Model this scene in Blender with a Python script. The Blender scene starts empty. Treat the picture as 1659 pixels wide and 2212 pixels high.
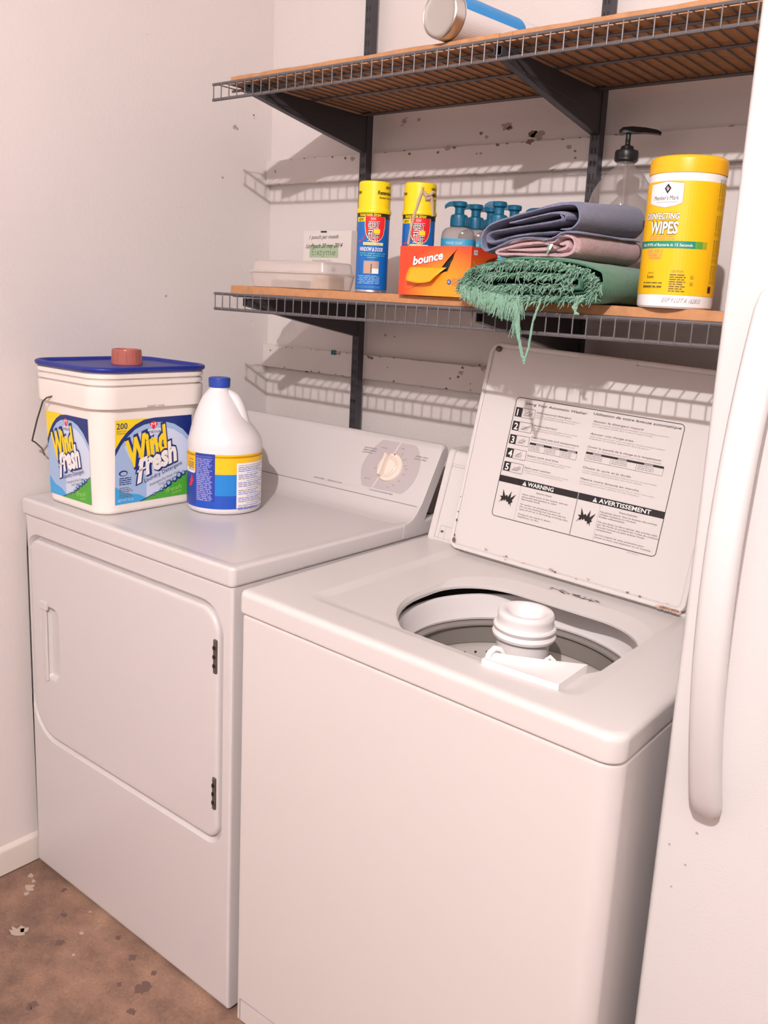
import bpy, bmesh, math, random
from mathutils import Vector, Matrix, noise as mnoise
random.seed(7)
sc = bpy.context.scene
col = sc.collection
PI = math.pi

# ---------------------------------------------------------------- camera
cam = bpy.data.cameras.new('camera'); cam_o = bpy.data.objects.new('camera', cam); col.objects.link(cam_o)
_a, _b, _c = [math.radians(v) for v in (38.1827, 12.0497, 3.0752)]
_f = Vector((-math.sin(_a)*math.cos(_b), math.cos(_a)*math.cos(_b), -math.sin(_b)))
_r0 = Vector((math.cos(_a), math.sin(_a), 0)); _u0 = _r0.cross(_f)
_r = _r0*math.cos(_c) + _u0*math.sin(_c); _u = -_r0*math.sin(_c) + _u0*math.cos(_c)
M = Matrix(((_r.x, _u.x, -_f.x, 1.9189), (_r.y, _u.y, -_f.y, -1.7675), (_r.z, _u.z, -_f.z, 1.4243), (0, 0, 0, 1)))
cam_o.matrix_world = M
cam.sensor_fit = 'HORIZONTAL'; cam.sensor_width = 36
cam.lens = 1920.14*36/1659
cam.shift_x = -45.26/1659; cam.shift_y = -49.83/1659
cam.clip_start = .02
sc.camera = cam_o

# ---------------------------------------------------------------- world, lamp, exposure
w = bpy.data.worlds.new('world'); sc.world = w; w.use_nodes = True
w.node_tree.nodes['Background'].inputs[0].default_value = (1, .9, .86, 1)
w.node_tree.nodes['Background'].inputs[1].default_value = .35
ld = bpy.data.lights.new('ceiling_bulb_light', 'POINT'); ld.energy = 264; ld.color = (1, .922, .91); ld.shadow_soft_size = .02
lo = bpy.data.objects.new('ceiling_bulb_light', ld); lo.location = (2.14, -2.70, 2.72); col.objects.link(lo)
sc.view_settings.view_transform = 'Standard'; sc.view_settings.look = 'None'
sc.view_settings.exposure = 0.0; sc.view_settings.gamma = 1.0
try: sc.view_settings.use_curve_mapping = False
except Exception: pass

# ---------------------------------------------------------------- materials
def lin(c):
    return tuple((x/12.92 if x <= .04045 else ((x+.055)/1.055)**2.4) for x in c)
def hx(h):
    return lin(tuple(int(h[i:i+2], 16)/255 for i in (0, 2, 4)))
MATS = {}
def mat(name, c, rough=.5, metal=0., bump=None, var=None, spec=.5, trans=0., ior=1.45, coat=0., sss=0.):
    """c hex string (sRGB) or linear tuple; bump=(scale,strength,detail); var=(scale,amount)"""
    if name in MATS: return MATS[name]
    m = bpy.data.materials.new(name); m.use_nodes = True
    nt = m.node_tree; b = nt.nodes['Principled BSDF']
    c = hx(c) if isinstance(c, str) else c
    b.inputs['Base Color'].default_value = (*c, 1)
    b.inputs['Roughness'].default_value = rough; b.inputs['Metallic'].default_value = metal
    b.inputs['Specular IOR Level'].default_value = spec
    b.inputs['IOR'].default_value = ior
    b.inputs['Transmission Weight'].default_value = trans
    b.inputs['Coat Weight'].default_value = coat
    if sss:
        b.inputs['Subsurface Weight'].default_value = sss
        b.inputs['Subsurface Scale'].default_value = .01
    tc = nt.nodes.new('ShaderNodeTexCoord')
    if var:
        n = nt.nodes.new('ShaderNodeTexNoise'); n.inputs['Scale'].default_value = var[0]; n.inputs['Detail'].default_value = 5
        nt.links.new(tc.outputs['Object'], n.inputs['Vector'])
        mx = nt.nodes.new('ShaderNodeMix'); mx.data_type = 'RGBA'
        mx.inputs[6].default_value = (*[x*(1-var[1]) for x in c], 1); mx.inputs[7].default_value = (*[min(1, x*(1+var[1]*.7)) for x in c], 1)
        nt.links.new(n.outputs['Fac'], mx.inputs[0]); nt.links.new(mx.outputs[2], b.inputs['Base Color'])
    if bump:
        n = nt.nodes.new('ShaderNodeTexNoise'); n.inputs['Scale'].default_value = bump[0]; n.inputs['Detail'].default_value = bump[2] if len(bump) > 2 else 4
        nt.links.new(tc.outputs['Object'], n.inputs['Vector'])
        bp = nt.nodes.new('ShaderNodeBump'); bp.inputs['Strength'].default_value = bump[1]; bp.inputs['Distance'].default_value = .002
        nt.links.new(n.outputs['Fac'], bp.inputs['Height']); nt.links.new(bp.outputs['Normal'], b.inputs['Normal'])
    MATS[name] = m
    return m
def clear_mat(name, c, fac, rough=.08):
    """thin clear plastic: transparent mixed with a glossy/diffuse film"""
    m = bpy.data.materials.new(name); m.use_nodes = True; nt = m.node_tree
    b = nt.nodes['Principled BSDF']; b.inputs['Base Color'].default_value = (*hx(c), 1); b.inputs['Roughness'].default_value = rough
    t = nt.nodes.new('ShaderNodeBsdfTransparent'); t.inputs[0].default_value = (.93, .92, .92, 1)
    mx = nt.nodes.new('ShaderNodeMixShader'); lw = nt.nodes.new('ShaderNodeLayerWeight'); lw.inputs[0].default_value = .35
    mp = nt.nodes.new('ShaderNodeMapRange'); mp.inputs[3].default_value = fac; mp.inputs[4].default_value = min(1, fac+.5)
    nt.links.new(lw.outputs['Facing'], mp.inputs[0]); nt.links.new(mp.outputs[0], mx.inputs[0])
    nt.links.new(t.outputs[0], mx.inputs[1]); nt.links.new(b.outputs[0], mx.inputs[2])
    nt.links.new(mx.outputs[0], nt.nodes['Material Output'].inputs[0])
    MATS[name] = m
    return m

m_wall = mat('wall_paint', (.70, .65, .635), .85, bump=(90, .55, 3), var=(2.5, .05), spec=.2)
m_ceil = mat('ceiling_paint', (.60, .57, .55), .9, bump=(60, .4))
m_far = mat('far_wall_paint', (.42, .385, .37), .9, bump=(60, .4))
m_trim = mat('trim_paint', (.68, .63, .61), .6, bump=(30, .25), var=(8, .08), spec=.3)
m_base = mat('baseboard_paint', (.72, .66, .60), .5, bump=(30, .2), var=(12, .06))
m_dirt = mat('dirt_stain', '806a62', .9)
m_dirtl = mat('light_scuff', 'aa9992', .9)
m_teal = mat('teal_paint_stain', '3c6a68', .8)
m_enamel = mat('white_enamel', (.635, .60, .60), .32, spec=.5, bump=(250, .03), var=(3, .012), coat=.1)
m_enamel2 = mat('cream_enamel', (.665, .63, .62), .32, spec=.5, bump=(250, .03), var=(3, .012), coat=.1)
m_frid = mat('refrigerator_enamel', (.64, .62, .62), .4, spec=.4, bump=(350, .12), var=(4, .012))
m_fhandle = mat('refrigerator_handle_plastic', (.64, .625, .63), .35)
m_fridside = mat('cabinet_side_enamel', (.70, .66, .64), .5)
m_plastic = mat('white_plastic', (.84, .80, .80), .35)
m_plasticb = mat('bright_white_plastic', (.88, .85, .85), .3)
m_cream = mat('cream_plastic', (.80, .70, .62), .35)
m_greypanel = mat('dial_grey_print', (.50, .45, .46), .4)
m_black = mat('black_print', '1b1718', .6)
m_ink = mat('grey_print', '6b6265', .6)
m_inkl = mat('pale_grey_print', 'a39a9c', .6)
m_dark = mat('dark_cavity', (.02, .018, .018), .8)
m_rub = mat('dark_seal', (.06, .052, .052), .6)
m_taupe = mat('taupe_tone', (.26, .235, .215), .5)
m_basket = mat('porcelain_basket', (.70, .65, .60), .35)
m_hinge = mat('worn_hinge_metal', (.14, .12, .105), .55, metal=.6, bump=(300, .5), var=(120, .7))
m_rust = mat('rust', '765c50', .85, var=(200, .4))
m_rustl = mat('rust_tint', 'c9ac9a', .8, var=(100, .2))
m_steel = mat('grey_coated_wire', (.13, .12, .125), .45, metal=.2, spec=.5)
m_rail = mat('dark_grey_enamel', (.055, .052, .06), .42, metal=.2)
m_board = mat('particle_board', (.50, .25, .12), .75, bump=(160, .6), var=(60, .30), spec=.2)
m_red = mat('red_print', 'e1232b', .4)
m_yel = mat('yellow_print', 'f2d21c', .4)
m_white = mat('white_print', (.85, .83, .83), .45)

def concrete():
    m = bpy.data.materials.new('stained_concrete'); m.use_nodes = True; nt = m.node_tree; b = nt.nodes['Principled BSDF']
    b.inputs['Roughness'].default_value = .75
    tc = nt.nodes.new('ShaderNodeTexCoord')
    def nz(s, d=6, r=.6):
        n = nt.nodes.new('ShaderNodeTexNoise'); n.inputs['Scale'].default_value = s; n.inputs['Detail'].default_value = d; n.inputs['Roughness'].default_value = r
        nt.links.new(tc.outputs['Object'], n.inputs['Vector']); return n
    n1 = nz(3.5); n2 = nz(14); n3 = nz(160, 3)
    r1 = nt.nodes.new('ShaderNodeValToRGB'); e = r1.color_ramp.elements
    e[0].position = .32; e[0].color = (.190, .118, .088, 1); e[1].position = .68; e[1].color = (.37, .235, .165, 1)
    x = e.new(.52); x.color = (.285, .172, .122, 1)
    nt.links.new(n1.outputs['Fac'], r1.inputs[0])
    r2 = nt.nodes.new('ShaderNodeValToRGB'); e = r2.color_ramp.elements
    e[0].position = .3; e[0].color = (.62, .60, .62, 1); e[1].position = .7; e[1].color = (1.15, 1.1, 1.05, 1)
    nt.links.new(n2.outputs['Fac'], r2.inputs[0])
    mx = nt.nodes.new('ShaderNodeMix'); mx.data_type = 'RGBA'; mx.blend_type = 'MULTIPLY'; mx.inputs[0].default_value = .8
    nt.links.new(r1.outputs[0], mx.inputs[6]); nt.links.new(r2.outputs[0], mx.inputs[7])
    r3 = nt.nodes.new('ShaderNodeValToRGB'); e = r3.color_ramp.elements
    e[0].position = .3; e[0].color = (.75, .75, .75, 1); e[1].position = .75; e[1].color = (1.2, 1.2, 1.2, 1)
    nt.links.new(n3.outputs['Fac'], r3.inputs[0])
    mx2 = nt.nodes.new('ShaderNodeMix'); mx2.data_type = 'RGBA'; mx2.blend_type = 'MULTIPLY'; mx2.inputs[0].default_value = .7
    nt.links.new(mx.outputs[2], mx2.inputs[6]); nt.links.new(r3.outputs[0], mx2.inputs[7])
    nt.links.new(mx2.outputs[2], b.inputs['Base Color'])
    bp = nt.nodes.new('ShaderNodeBump'); bp.inputs['Strength'].default_value = .3; bp.inputs['Distance'].default_value = .002
    nt.links.new(n3.outputs['Fac'], bp.inputs['Height']); nt.links.new(bp.outputs['Normal'], b.inputs['Normal'])
    return m
m_floor = concrete()
m_blot = mat('floor_blot_dark', (.14, .085, .07), .8)
m_fleck = mat('floor_paint_fleck', (.45, .36, .30), .8)

# ---------------------------------------------------------------- mesh builder
def tag(o, label=None, cat=None, group=None, kind=None):
    if label: o['label'] = label
    if cat: o['category'] = cat
    if group: o['group'] = group
    if kind: o['kind'] = kind
    return o
def empty(name, loc=(0, 0, 0), label=None, cat=None, group=None, rot=None):
    o = bpy.data.objects.new(name, None); o.empty_display_size = .05; col.objects.link(o); o.location = loc
    if rot is not None: o.rotation_euler = rot
    return tag(o, label, cat, group)
class MB:
    def __init__(s): s.v = []; s.f = []; s.m = []; s.mats = []; s.xf = None
    def mi(s, m):
        if m not in s.mats: s.mats.append(m)
        return s.mats.index(m)
    def add(s, p):
        s.v.append(tuple(s.xf @ Vector(p)) if s.xf else tuple(p)); return len(s.v)-1
    def face(s, idx, m): s.f.append(tuple(idx)); s.m.append(s.mi(m))
    def poly(s, pts, m): s.face([s.add(p) for p in pts], m)
    def box(s, x0, x1, y0, y1, z0, z1, m):
        i = [s.add((x, y, z)) for z in (z0, z1) for y in (y0, y1) for x in (x0, x1)]
        for q in ((0, 2, 3, 1), (4, 5, 7, 6), (0, 1, 5, 4), (2, 6, 7, 3), (0, 4, 6, 2), (1, 3, 7, 5)): s.face([i[k] for k in q], m)
    def loft(s, loops, m, close=True, cap0=False, cap1=False, mats=None):
        L = [[s.add(p) for p in lp] for lp in loops]; n = len(L[0])
        for k in range(len(L)-1):
            mm = mats[k] if mats else m
            for i in range(n if close else n-1):
                j = (i+1) % n; s.face((L[k][i], L[k][j], L[k+1][j], L[k+1][i]), mm)
        if cap0: s.face(list(reversed(L[0])), mats[0] if mats else m)
        if cap1: s.face(L[-1], mats[-1] if mats else m)
        return L
    def lathe(s, prof, m, c=(0, 0), n=40, cap0=True, cap1=True, sx=1, sy=1, mats=None):
        s.loft([[(c[0]+r*sx*math.cos(2*PI*i/n), c[1]+r*sy*math.sin(2*PI*i/n), z) for i in range(n)] for r, z in prof], m, True, cap0, cap1, mats)
    def tube(s, pts, r, m, n=8, rx=None):
        """round tube along a polyline; r number or list"""
        pts = [Vector(p) for p in pts]; loops = []; ref = None
        for i, p in enumerate(pts):
            t = (pts[min(i+1, len(pts)-1)] - pts[max(i-1, 0)]).normalized()
            if ref is None:
                ref = Vector((0, 0, 1)) if abs(t.z) < .9 else Vector((0, 1, 0))
            a = (ref - t*ref.dot(t)).normalized(); ref = a; bb = t.cross(a)
            rr = r[i] if isinstance(r, (list, tuple)) else r
            loops.append([p + a*(rr*math.cos(2*PI*k/n)) + bb*((rx or 1)*rr*math.sin(2*PI*k/n)) for k in range(n)])
        s.loft(loops, m, True, True, True)
    def build(s, name, parent=None, angle=35, smooth=True, recalc=True):
        me = bpy.data.meshes.new(name); me.from_pydata(s.v, [], s.f)
        for mm in s.mats: me.materials.append(mm)
        me.polygons.foreach_set('material_index', s.m)
        me.update()
        if recalc:
            b = bmesh.new(); b.from_mesh(me); bmesh.ops.recalc_face_normals(b, faces=b.faces); b.to_mesh(me); b.free()
        if smooth:
            me.polygons.foreach_set('use_smooth', [True]*len(me.polygons))
            me.set_sharp_from_angle(angle=math.radians(angle))
        o = bpy.data.objects.new(name, me); col.objects.link(o)
        if smooth and recalc:
            wn = o.modifiers.new('weighted', 'WEIGHTED_NORMAL'); wn.keep_sharp = True; wn.weight = 60
        if parent: o.parent = parent
        return o
def rr(x0, x1, y0, y1, rad, z=0, n=8):
    """rounded rect loop CCW, rad = number or (sw, se, ne, nw)"""
    if not isinstance(rad, (tuple, list)): rad = (rad,)*4
    out = []
    for (cx, cy, a0, r) in ((x0+rad[0], y0+rad[0], PI, rad[0]), (x1-rad[1], y0+rad[1], 1.5*PI, rad[1]), (x1-rad[2], y1-rad[2], 0, rad[2]), (x0+rad[3], y1-rad[3], .5*PI, rad[3])):
        for k in range(n+1):
            a = a0 + .5*PI*k/n; out.append((cx+r*math.cos(a), cy+r*math.sin(a), z))
    return out
def rrbox(mb, x0, x1, y0, y1, z0, z1, rad, fil, m, n=6, fb=None, nf=3):
    """box with rounded plan corners and filleted top (fil) / bottom (fb) edges"""
    fb = 0 if fb is None else fb
    L = []
    def ins(d, z):
        R = rad if isinstance(rad, (tuple, list)) else (rad,)*4
        return rr(x0+d, x1-d, y0+d, y1-d, tuple(max(q-d, .0004) for q in R), z, n)
    if fb:
        for k in range(nf+1):
            a = .5*PI*k/nf; L.append(ins(fb*(1-math.sin(a)), z0+fb*(1-math.cos(a))))
    else: L.append(ins(0, z0))
    if fil:
        for k in range(nf+1):
            a = .5*PI*k/nf; L.append(ins(fil*(1-math.cos(a)), z1-fil*(1-math.sin(a))))
    else: L.append(ins(0, z1))
    mb.loft(L, m, True, True, True)
def xform(loops, fn): return [[fn(p) for p in lp] for lp in loops]

# ---------------------------------------------------------------- flat printing (labels, lettering)
_tc = {}
def glyphs(txt, off=0., sh=0., ls=1.):
    key = (txt, off, sh, ls)
    if key in _tc: return _tc[key]
    cu = bpy.data.curves.new('t', 'FONT'); cu.body = txt; cu.size = 1; cu.offset = off; cu.resolution_u = 2; cu.shear = sh; cu.space_character = ls
    o = bpy.data.objects.new('t', cu); col.objects.link(o)
    dg = bpy.context.evaluated_depsgraph_get(); me = bpy.data.meshes.new_from_object(o.evaluated_get(dg))
    V = [(v.co.x, v.co.y) for v in me.vertices]; F = [tuple(p.vertices) for p in me.polygons]
    bpy.data.meshes.remove(me); bpy.data.objects.remove(o); bpy.data.curves.remove(cu)
    if not V: V = [(0, 0)]
    _tc[key] = (V, F, min(v[0] for v in V), max(v[0] for v in V)); return _tc[key]
class Ink:
    """draws flat shapes into an MB through fn(u, v, k) -> 3D point; k is the print layer"""
    def __init__(s, mb, fn, du=.01, step=.00022): s.mb = mb; s.fn = fn; s.du = du; s.st = step
    def quad(s, pts, m, k=1, nu=None):
        (a, b, c, d) = pts
        nu = nu or max(1, int(math.hypot(b[0]-a[0], b[1]-a[1])/s.du+.99))
        pr = None
        for i in range(nu+1):
            t = i/nu
            p = s.mb.add(s.fn(a[0]+(b[0]-a[0])*t, a[1]+(b[1]-a[1])*t, k*s.st)); q = s.mb.add(s.fn(d[0]+(c[0]-d[0])*t, d[1]+(c[1]-d[1])*t, k*s.st))
            if pr: s.mb.face((pr[0], p, q, pr[1]), m)
            pr = (p, q)
    def rect(s, u0, v0, u1, v1, m, k=1, nv=1):
        s.quad([(u0, v0), (u1, v0), (u1, v1), (u0, v1)], m, k)
    def poly(s, pts, m, k=1):
        s.mb.face([s.mb.add(s.fn(u, v, k*s.st)) for u, v in pts], m)
    def band(s, us, lo, hi, m, k=1):
        U_, A_, B_ = [us[0]], [lo[0]], [hi[0]]
        for i in range(len(us)-1):
            q = max(1, int(abs(us[i+1]-us[i])/s.du+.99))
            for k_ in range(1, q+1):
                t = k_/q; U_.append(us[i]+(us[i+1]-us[i])*t); A_.append(lo[i]+(lo[i+1]-lo[i])*t); B_.append(hi[i]+(hi[i+1]-hi[i])*t)
        us, lo, hi = U_, A_, B_
        pr = None
        for i, u in enumerate(us):
            a = s.mb.add(s.fn(u, lo[i], k*s.st)); b = s.mb.add(s.fn(u, hi[i], k*s.st))
            if pr: s.mb.face((pr[0], a, b, pr[1]), m)
            pr = (a, b)
    def ell(s, u, v, a, b, m, k=1, n=20):
        s.poly([(u+a*math.cos(2*PI*i/n), v+b*math.sin(2*PI*i/n)) for i in range(n)], m, k)
    def line(s, u0, v0, u1, v1, w, m, k=1):
        d = math.hypot(u1-u0, v1-v0) or 1; nx, ny = -(v1-v0)/d*w/2, (u1-u0)/d*w/2
        s.quad([(u0+nx*-1, v0-ny), (u1-nx, v1-ny), (u1+nx, v1+ny), (u0+nx, v0+ny)], m, k)
    def frame(s, u0, v0, u1, v1, w, m, k=1):
        s.line(u0, v0, u1, v0, w, m, k); s.line(u1, v0, u1, v1, w, m, k); s.line(u1, v1, u0, v1, w, m, k); s.line(u0, v1, u0, v0, w, m, k)
    def text(s, t, u, v, h, m, k=2, w=None, off=0., sh=0., al='l', rot=0., ls=1., vs=None):
        """cap height h; optional forced width w"""
        V, F, x0, x1 = glyphs(t, off, sh, ls); g = h/.70; sx = g
        if w: sx = w/max(x1-x0, 1e-6)
        ox = {'l': 0, 'c': -(x1-x0)*sx/2, 'r': -(x1-x0)*sx}[al]
        cr_, sr_ = math.cos(rot), math.sin(rot); base = len(s.mb.v)
        for x, y in V:
            a = (x-x0)*sx+ox; b = y*g
            s.mb.add(s.fn(u+a*cr_-b*sr_, v+a*sr_+b*cr_, k*s.st))
        for f in F: s.mb.face([base+i for i in f], m)
    def greek(s, u, v, w, h, m, k=2, seed=1):
        """a line of unreadably small words"""
        rd = random.Random(seed); x = 0
        while x < w:
            l = min(rd.uniform(1.2, 4.5)*h, w-x)
            if l > .3*h: s.rect(u+x, v, u+x+l, v+h*.62, m, k)
            x += l+h*.5
def wline(t, width, words):
    return t

# ================================================================= STRUCTURE
def struct(name, mb, parent=None, **k):
    o = mb.build(name, parent, **k)
    if not parent: tag(o, kind='structure')
    return o
def blot(mb, x, z, r, fn, m, seed, sq=1.):
    rd = random.Random(seed); n = 15
    if m is m_dirt: r *= .62
    mb.poly([fn(x+r*rd.uniform(.45, 1.2)*math.cos(2*PI*i/n)*sq, z+r*rd.uniform(.45, 1.2)*math.sin(2*PI*i/n)) for i in range(n)], m)
XR, YF, ZC = 3.3, -4.2, 2.85
mb = MB(); mb.box(-.1, XR+.1, YF-.1, .1, -.1, 0, m_floor)
for i, (x, y, r) in enumerate([(.317, -.869, .012), (.56, -.825, .020), (.594, -.877, .012), (.437, -1.001, .014), (.515, -.853, .008), (.471, -.789, .012), (.242, -.816, .009), (.541, -.786, .008), (.394, -.776, .009), (.163, -.769, .008), (.62, -.95, .009), (.33, -1.02, .007), (.7, -.84, .007)]):
    blot(mb, x, y, r, lambda a, b: (a, b, .0004), m_blot, 40+i)
for i, (x, y, r) in enumerate([(.217, -.916, .018), (.222, -.90, .009), (.275, -.77, .004), (.056, -.793, .008), (.324, -.822, .005), (.371, -.87, .004), (.096, -.819, .012), (.08, -.80, .006), (.11, -.835, .006)]):
    blot(mb, x, y, r, lambda a, b: (a, b, .0006), m_fleck, 80+i, 1.3)
struct('floor', mb, smooth=False)
mb = MB(); mb.box(-.1, 0, YF, .1, 0, ZC, m_wall)
for i, (y, z, r) in enumerate([(-.066, 1.882, .005), (-.064, 1.874, .003), (-.064, 1.343, .0025), (-.40, 2.0, .002), (-.3, 1.62, .002)]):
    blot(mb, y, z, r, lambda a, b: (.0006, a, b), m_dirt, 10+i)
for i, (y, z, r) in enumerate([(-.131, 1.841, .007), (-.122, 1.838, .005), (-.17, 1.71, .004), (-.35, 1.40, .004)]):
    blot(mb, y, z, r, lambda a, b: (.0005, a, b), m_dirtl, 20+i)
struct('wall_left', mb, smooth=False)
mb = MB(); mb.box(0, XR, 0, .1, 0, ZC, m_wall)
for i, (x, z, r) in enumerate([(.466, 1.844, .006), (.472, 1.85, .003), (.512, 1.843, .005), (.694, 1.801, .006), (.76, 1.812, .010), (.77, 1.806, .008), (.83, 1.79, .013), (.845, 1.788, .012), (.439, 1.331, .004), (.47, 1.329, .0035), (.734, 1.281, .004), (.71, 1.792, .004), (.46, 1.835, .003)]):
    blot(mb, x, z, r, lambda a, b: (a, -.0006, b), m_dirt if i in (9, 10, 5, 6, 3) else m_dirtl, 30+i, 1.5)
struct('wall_back', mb, smooth=False)
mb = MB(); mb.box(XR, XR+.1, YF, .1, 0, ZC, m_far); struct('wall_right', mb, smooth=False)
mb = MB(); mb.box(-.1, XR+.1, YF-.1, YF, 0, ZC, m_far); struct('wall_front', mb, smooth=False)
mb = MB(); mb.box(-.1, XR+.1, YF-.1, .1, ZC, ZC+.1, m_ceil); struct('ceiling', mb, smooth=False)
# flat boards nailed across the back wall
def board(name, z1, marks, seed):
    mb = MB(); z0 = z1-.0623; n = 60; rd = random.Random(seed); L = []
    for i in range(n+1):
        x = .001 + (1.528-.001)*i/n; j = rd.uniform(-.0007, .0007); j2 = rd.uniform(-.0007, .0007)
        L.append([(x, -.0005, z0+j), (x, -.0175, z0+j), (x, -.019, z0+.0015+j), (x, -.019, z1-.0015+j2), (x, -.0175, z1+j2), (x, -.0005, z1+j2)])
    mb.loft(L, m_trim, True, True, True)
    for i, (x, z, r) in enumerate(marks):
        mm = m_teal if i == 0 and seed == 2 else (m_dirt if i % 3 else m_dirtl)
        blot(mb, x, z, r, lambda a, b: (a, -.0196, b), mm, seed*100+i, 1.4)
    # grime along the two long edges
    rd = random.Random(seed+5)
    for i in range(36):
        x = rd.uniform(.03, 1.3); blot(mb, x, (z0 if i % 2 else z1-.001)+rd.uniform(-.001, .001), rd.uniform(.0012, .0028), lambda a, b: (a, -.0194, b), m_dirtl if i % 4 else m_dirt, i+seed*500, 3)
    o = struct(name, mb, smooth=False)
board('trim_1', 1.7726, [(.038, 1.744, .004), (.249, 1.770, .005), (.295, 1.765, .006), (.318, 1.763, .006), (.503, 1.764, .006), (.588, 1.763, .005), (.616, 1.769, .007), (.635, 1.770, .006), (.699, 1.754, .003), (.71, 1.754, .003), (.753, 1.770, .006), (.836, 1.7715, .012), (.933, 1.755, .005), (.951, 1.732, .004), (.949, 1.746, .004)], 1)
board('trim_2', 1.2779, [(.278, 1.2755, .010), (.118, 1.275, .003), (.096, 1.275, .003), (.298, 1.274, .006), (.403, 1.273, .008), (.413, 1.271, .007), (.695, 1.259, .006), (.687, 1.249, .006), (.664, 1.243, .004), (.288, 1.2185, .003), (.197, 1.219, .004), (.092, 1.22, .003), (.226, 1.218, .004), (.49, 1.219, .005), (.655, 1.218, .005), (.726, 1.221, .003), (.033, 1.262, .004), (.698, 1.272, .006), (.756, 1.274, .006), (.724, 1.236, .003), (.467, 1.252, .003)], 2)
# baseboard on the left wall
mb = MB()
L = [[(.0, y, 0.004), (.012, y, 0.004), (.012, y, .062), (.009, y, .069), (.003, y, .073), (.0, y, .074)] for y in (YF, 0)]
mb.loft(L, m_base, True, True, True)
struct('baseboard_left', mb)

# ================================================================= WALL STANDARDS, BRACKETS, SHELVES
S1, S2 = 1.4176, 1.8632        # heights of the top front wires
for i, ux in enumerate((.373, 1.003)):
    mb = MB(); x0, x1 = ux-.0105, ux+.0105
    yb = -.0192; yf = -.0405; z0, z1 = (.80, 2.6)
    # channel section
    mb.loft([[(x0, yb, z), (x0, yf, z), (x1, yf, z), (x1, yb, z), (x1-.0015, yb, z), (x1-.0015, yf+.0015, z), (x0+.0015, yf+.0015, z), (x0+.0015, yb, z)] for z in (z0, z1)], m_rail, True, True, True)
    z = z0+.02
    while z < z1-.03:
        for dx in (-.004, .004):
            mb.poly([(ux+dx-.0014, yf-.0003, z), (ux+dx+.0014, yf-.0003, z), (ux+dx+.0014, yf-.0003, z+.012), (ux+dx-.0014, yf-.0003, z+.012)], m_dark)
        z += .0254
    o = mb.build('shelf_standard')
    tag(o, ['dark grey slotted metal upright on the wall above the dryer console', 'dark grey slotted metal upright on the wall behind the big clear pump bottle'][i], 'shelf upright', 'slotted shelf uprights')
    mb = MB()
    for zz in (1.62, 1.15, 2.1): mb.lathe([(.0045, 0), (.0045, .001), (.002, .002)], m_inkl, n=12)
def bracket(ux, zt, label):
    """long tapering sheet-metal bracket, hooked into the standard, zt = underside of the wires"""
    mb = MB(); yb, yt = -.0415, -.4125
    n = 14
    for sgn in (-1, 1):
        x = ux+sgn*.0075; prof_t, prof_b = [], []
        for i in range(n+1):
            t = i/n; y = yb+(yt-yb)*t
            prof_t.append((y, zt-.001)); d = .083*(1-t)**1.0+.017*t + .001*math.sin(PI*t)
            prof_b.append((y, zt-.001-d))
        lp = prof_t+prof_b[::-1]
        mb.loft([[(x-.0009, y, z) for y, z in lp], [(x+.0009, y, z) for y, z in lp]], m_rail, True, True, True)
    # rolled top and bottom flanges between the two cheeks
    mb.loft([[(ux-.0085, y, z), (ux+.0085, y, z), (ux+.0085, y, z-.0016), (ux-.0085, y, z-.0016)] for y, z in prof_t], m_rail, True, True, True)
    mb.loft([[(ux-.0085, y, z+.0016), (ux+.0085, y, z+.0016), (ux+.0085, y, z), (ux-.0085, y, z)] for y, z in prof_b], m_rail, True, True, True)
    # stamped rib on the cheeks
    for sgn in (-1, 1):
        mb.tube([(ux+sgn*.0085, y, zt-.03-.012*(1-k/6)) for k, y in enumerate([-.10-.04*q for q in range(7)])], .0016, m_rail, 6)
    o = mb.build('shelf_bracket'); tag(o, label, 'shelf bracket', 'sheet metal shelf brackets')
bracket(.373, S1-.0095, 'dark metal bracket under the lower shelf, above the dryer')
bracket(1.003, S1-.0095, 'dark metal bracket under the lower shelf, above the open washer lid')
bracket(.373, S2-.0095, 'dark metal bracket under the left half of the upper shelf')
bracket(1.003, S2-.0095, 'dark metal bracket under the upper shelf, above the clear pump bottle')

def wire_shelf(x0, x1, yf, ztop, lip, label, slope=0.):
    yb = -.0445
    root = empty('wire_shelf', (x0, yf, ztop), label, 'wire shelf', 'grey wire shelves')
    Z = lambda x: slope*(x-0)
    n = int((x1-x0)/.0254)
    mb = MB()
    for (y, z, r) in ((0, -.0035, .0032), (0, -lip, .0034), (.055, -.0065, .003), (.2, -.0065, .003), (yb-yf, -.0065, .0035)):
        mb.tube([(-.002, y, z), (x1-x0, y, z+slope*(x1-x0))], r, m_steel, 8)
    mb.build('long_wires', root)
    mb = MB()
    for i in range(n+1):
        x = .004+i*.0254; zz = slope*x
        mb.tube([(x, yb-yf, zz-.0022), (x, .004, zz-.0022), (x, -.0015, zz-.0032), (x, -.0035, zz-.007), (x, -.0038, zz-lip-.002)], .0013, m_steel, 6)
    mb.build('cross_wires', root)
    return root
wire_shelf(.278, 1.515, -.4195, S1, .0372, 'grey wire shelf holding towels, wipes and cans', -.002)
wire_shelf(.2675, 1.515, -.4195, S2, .0350, 'upper grey wire shelf with the silver-ended can lying on it', -.001)
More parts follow.
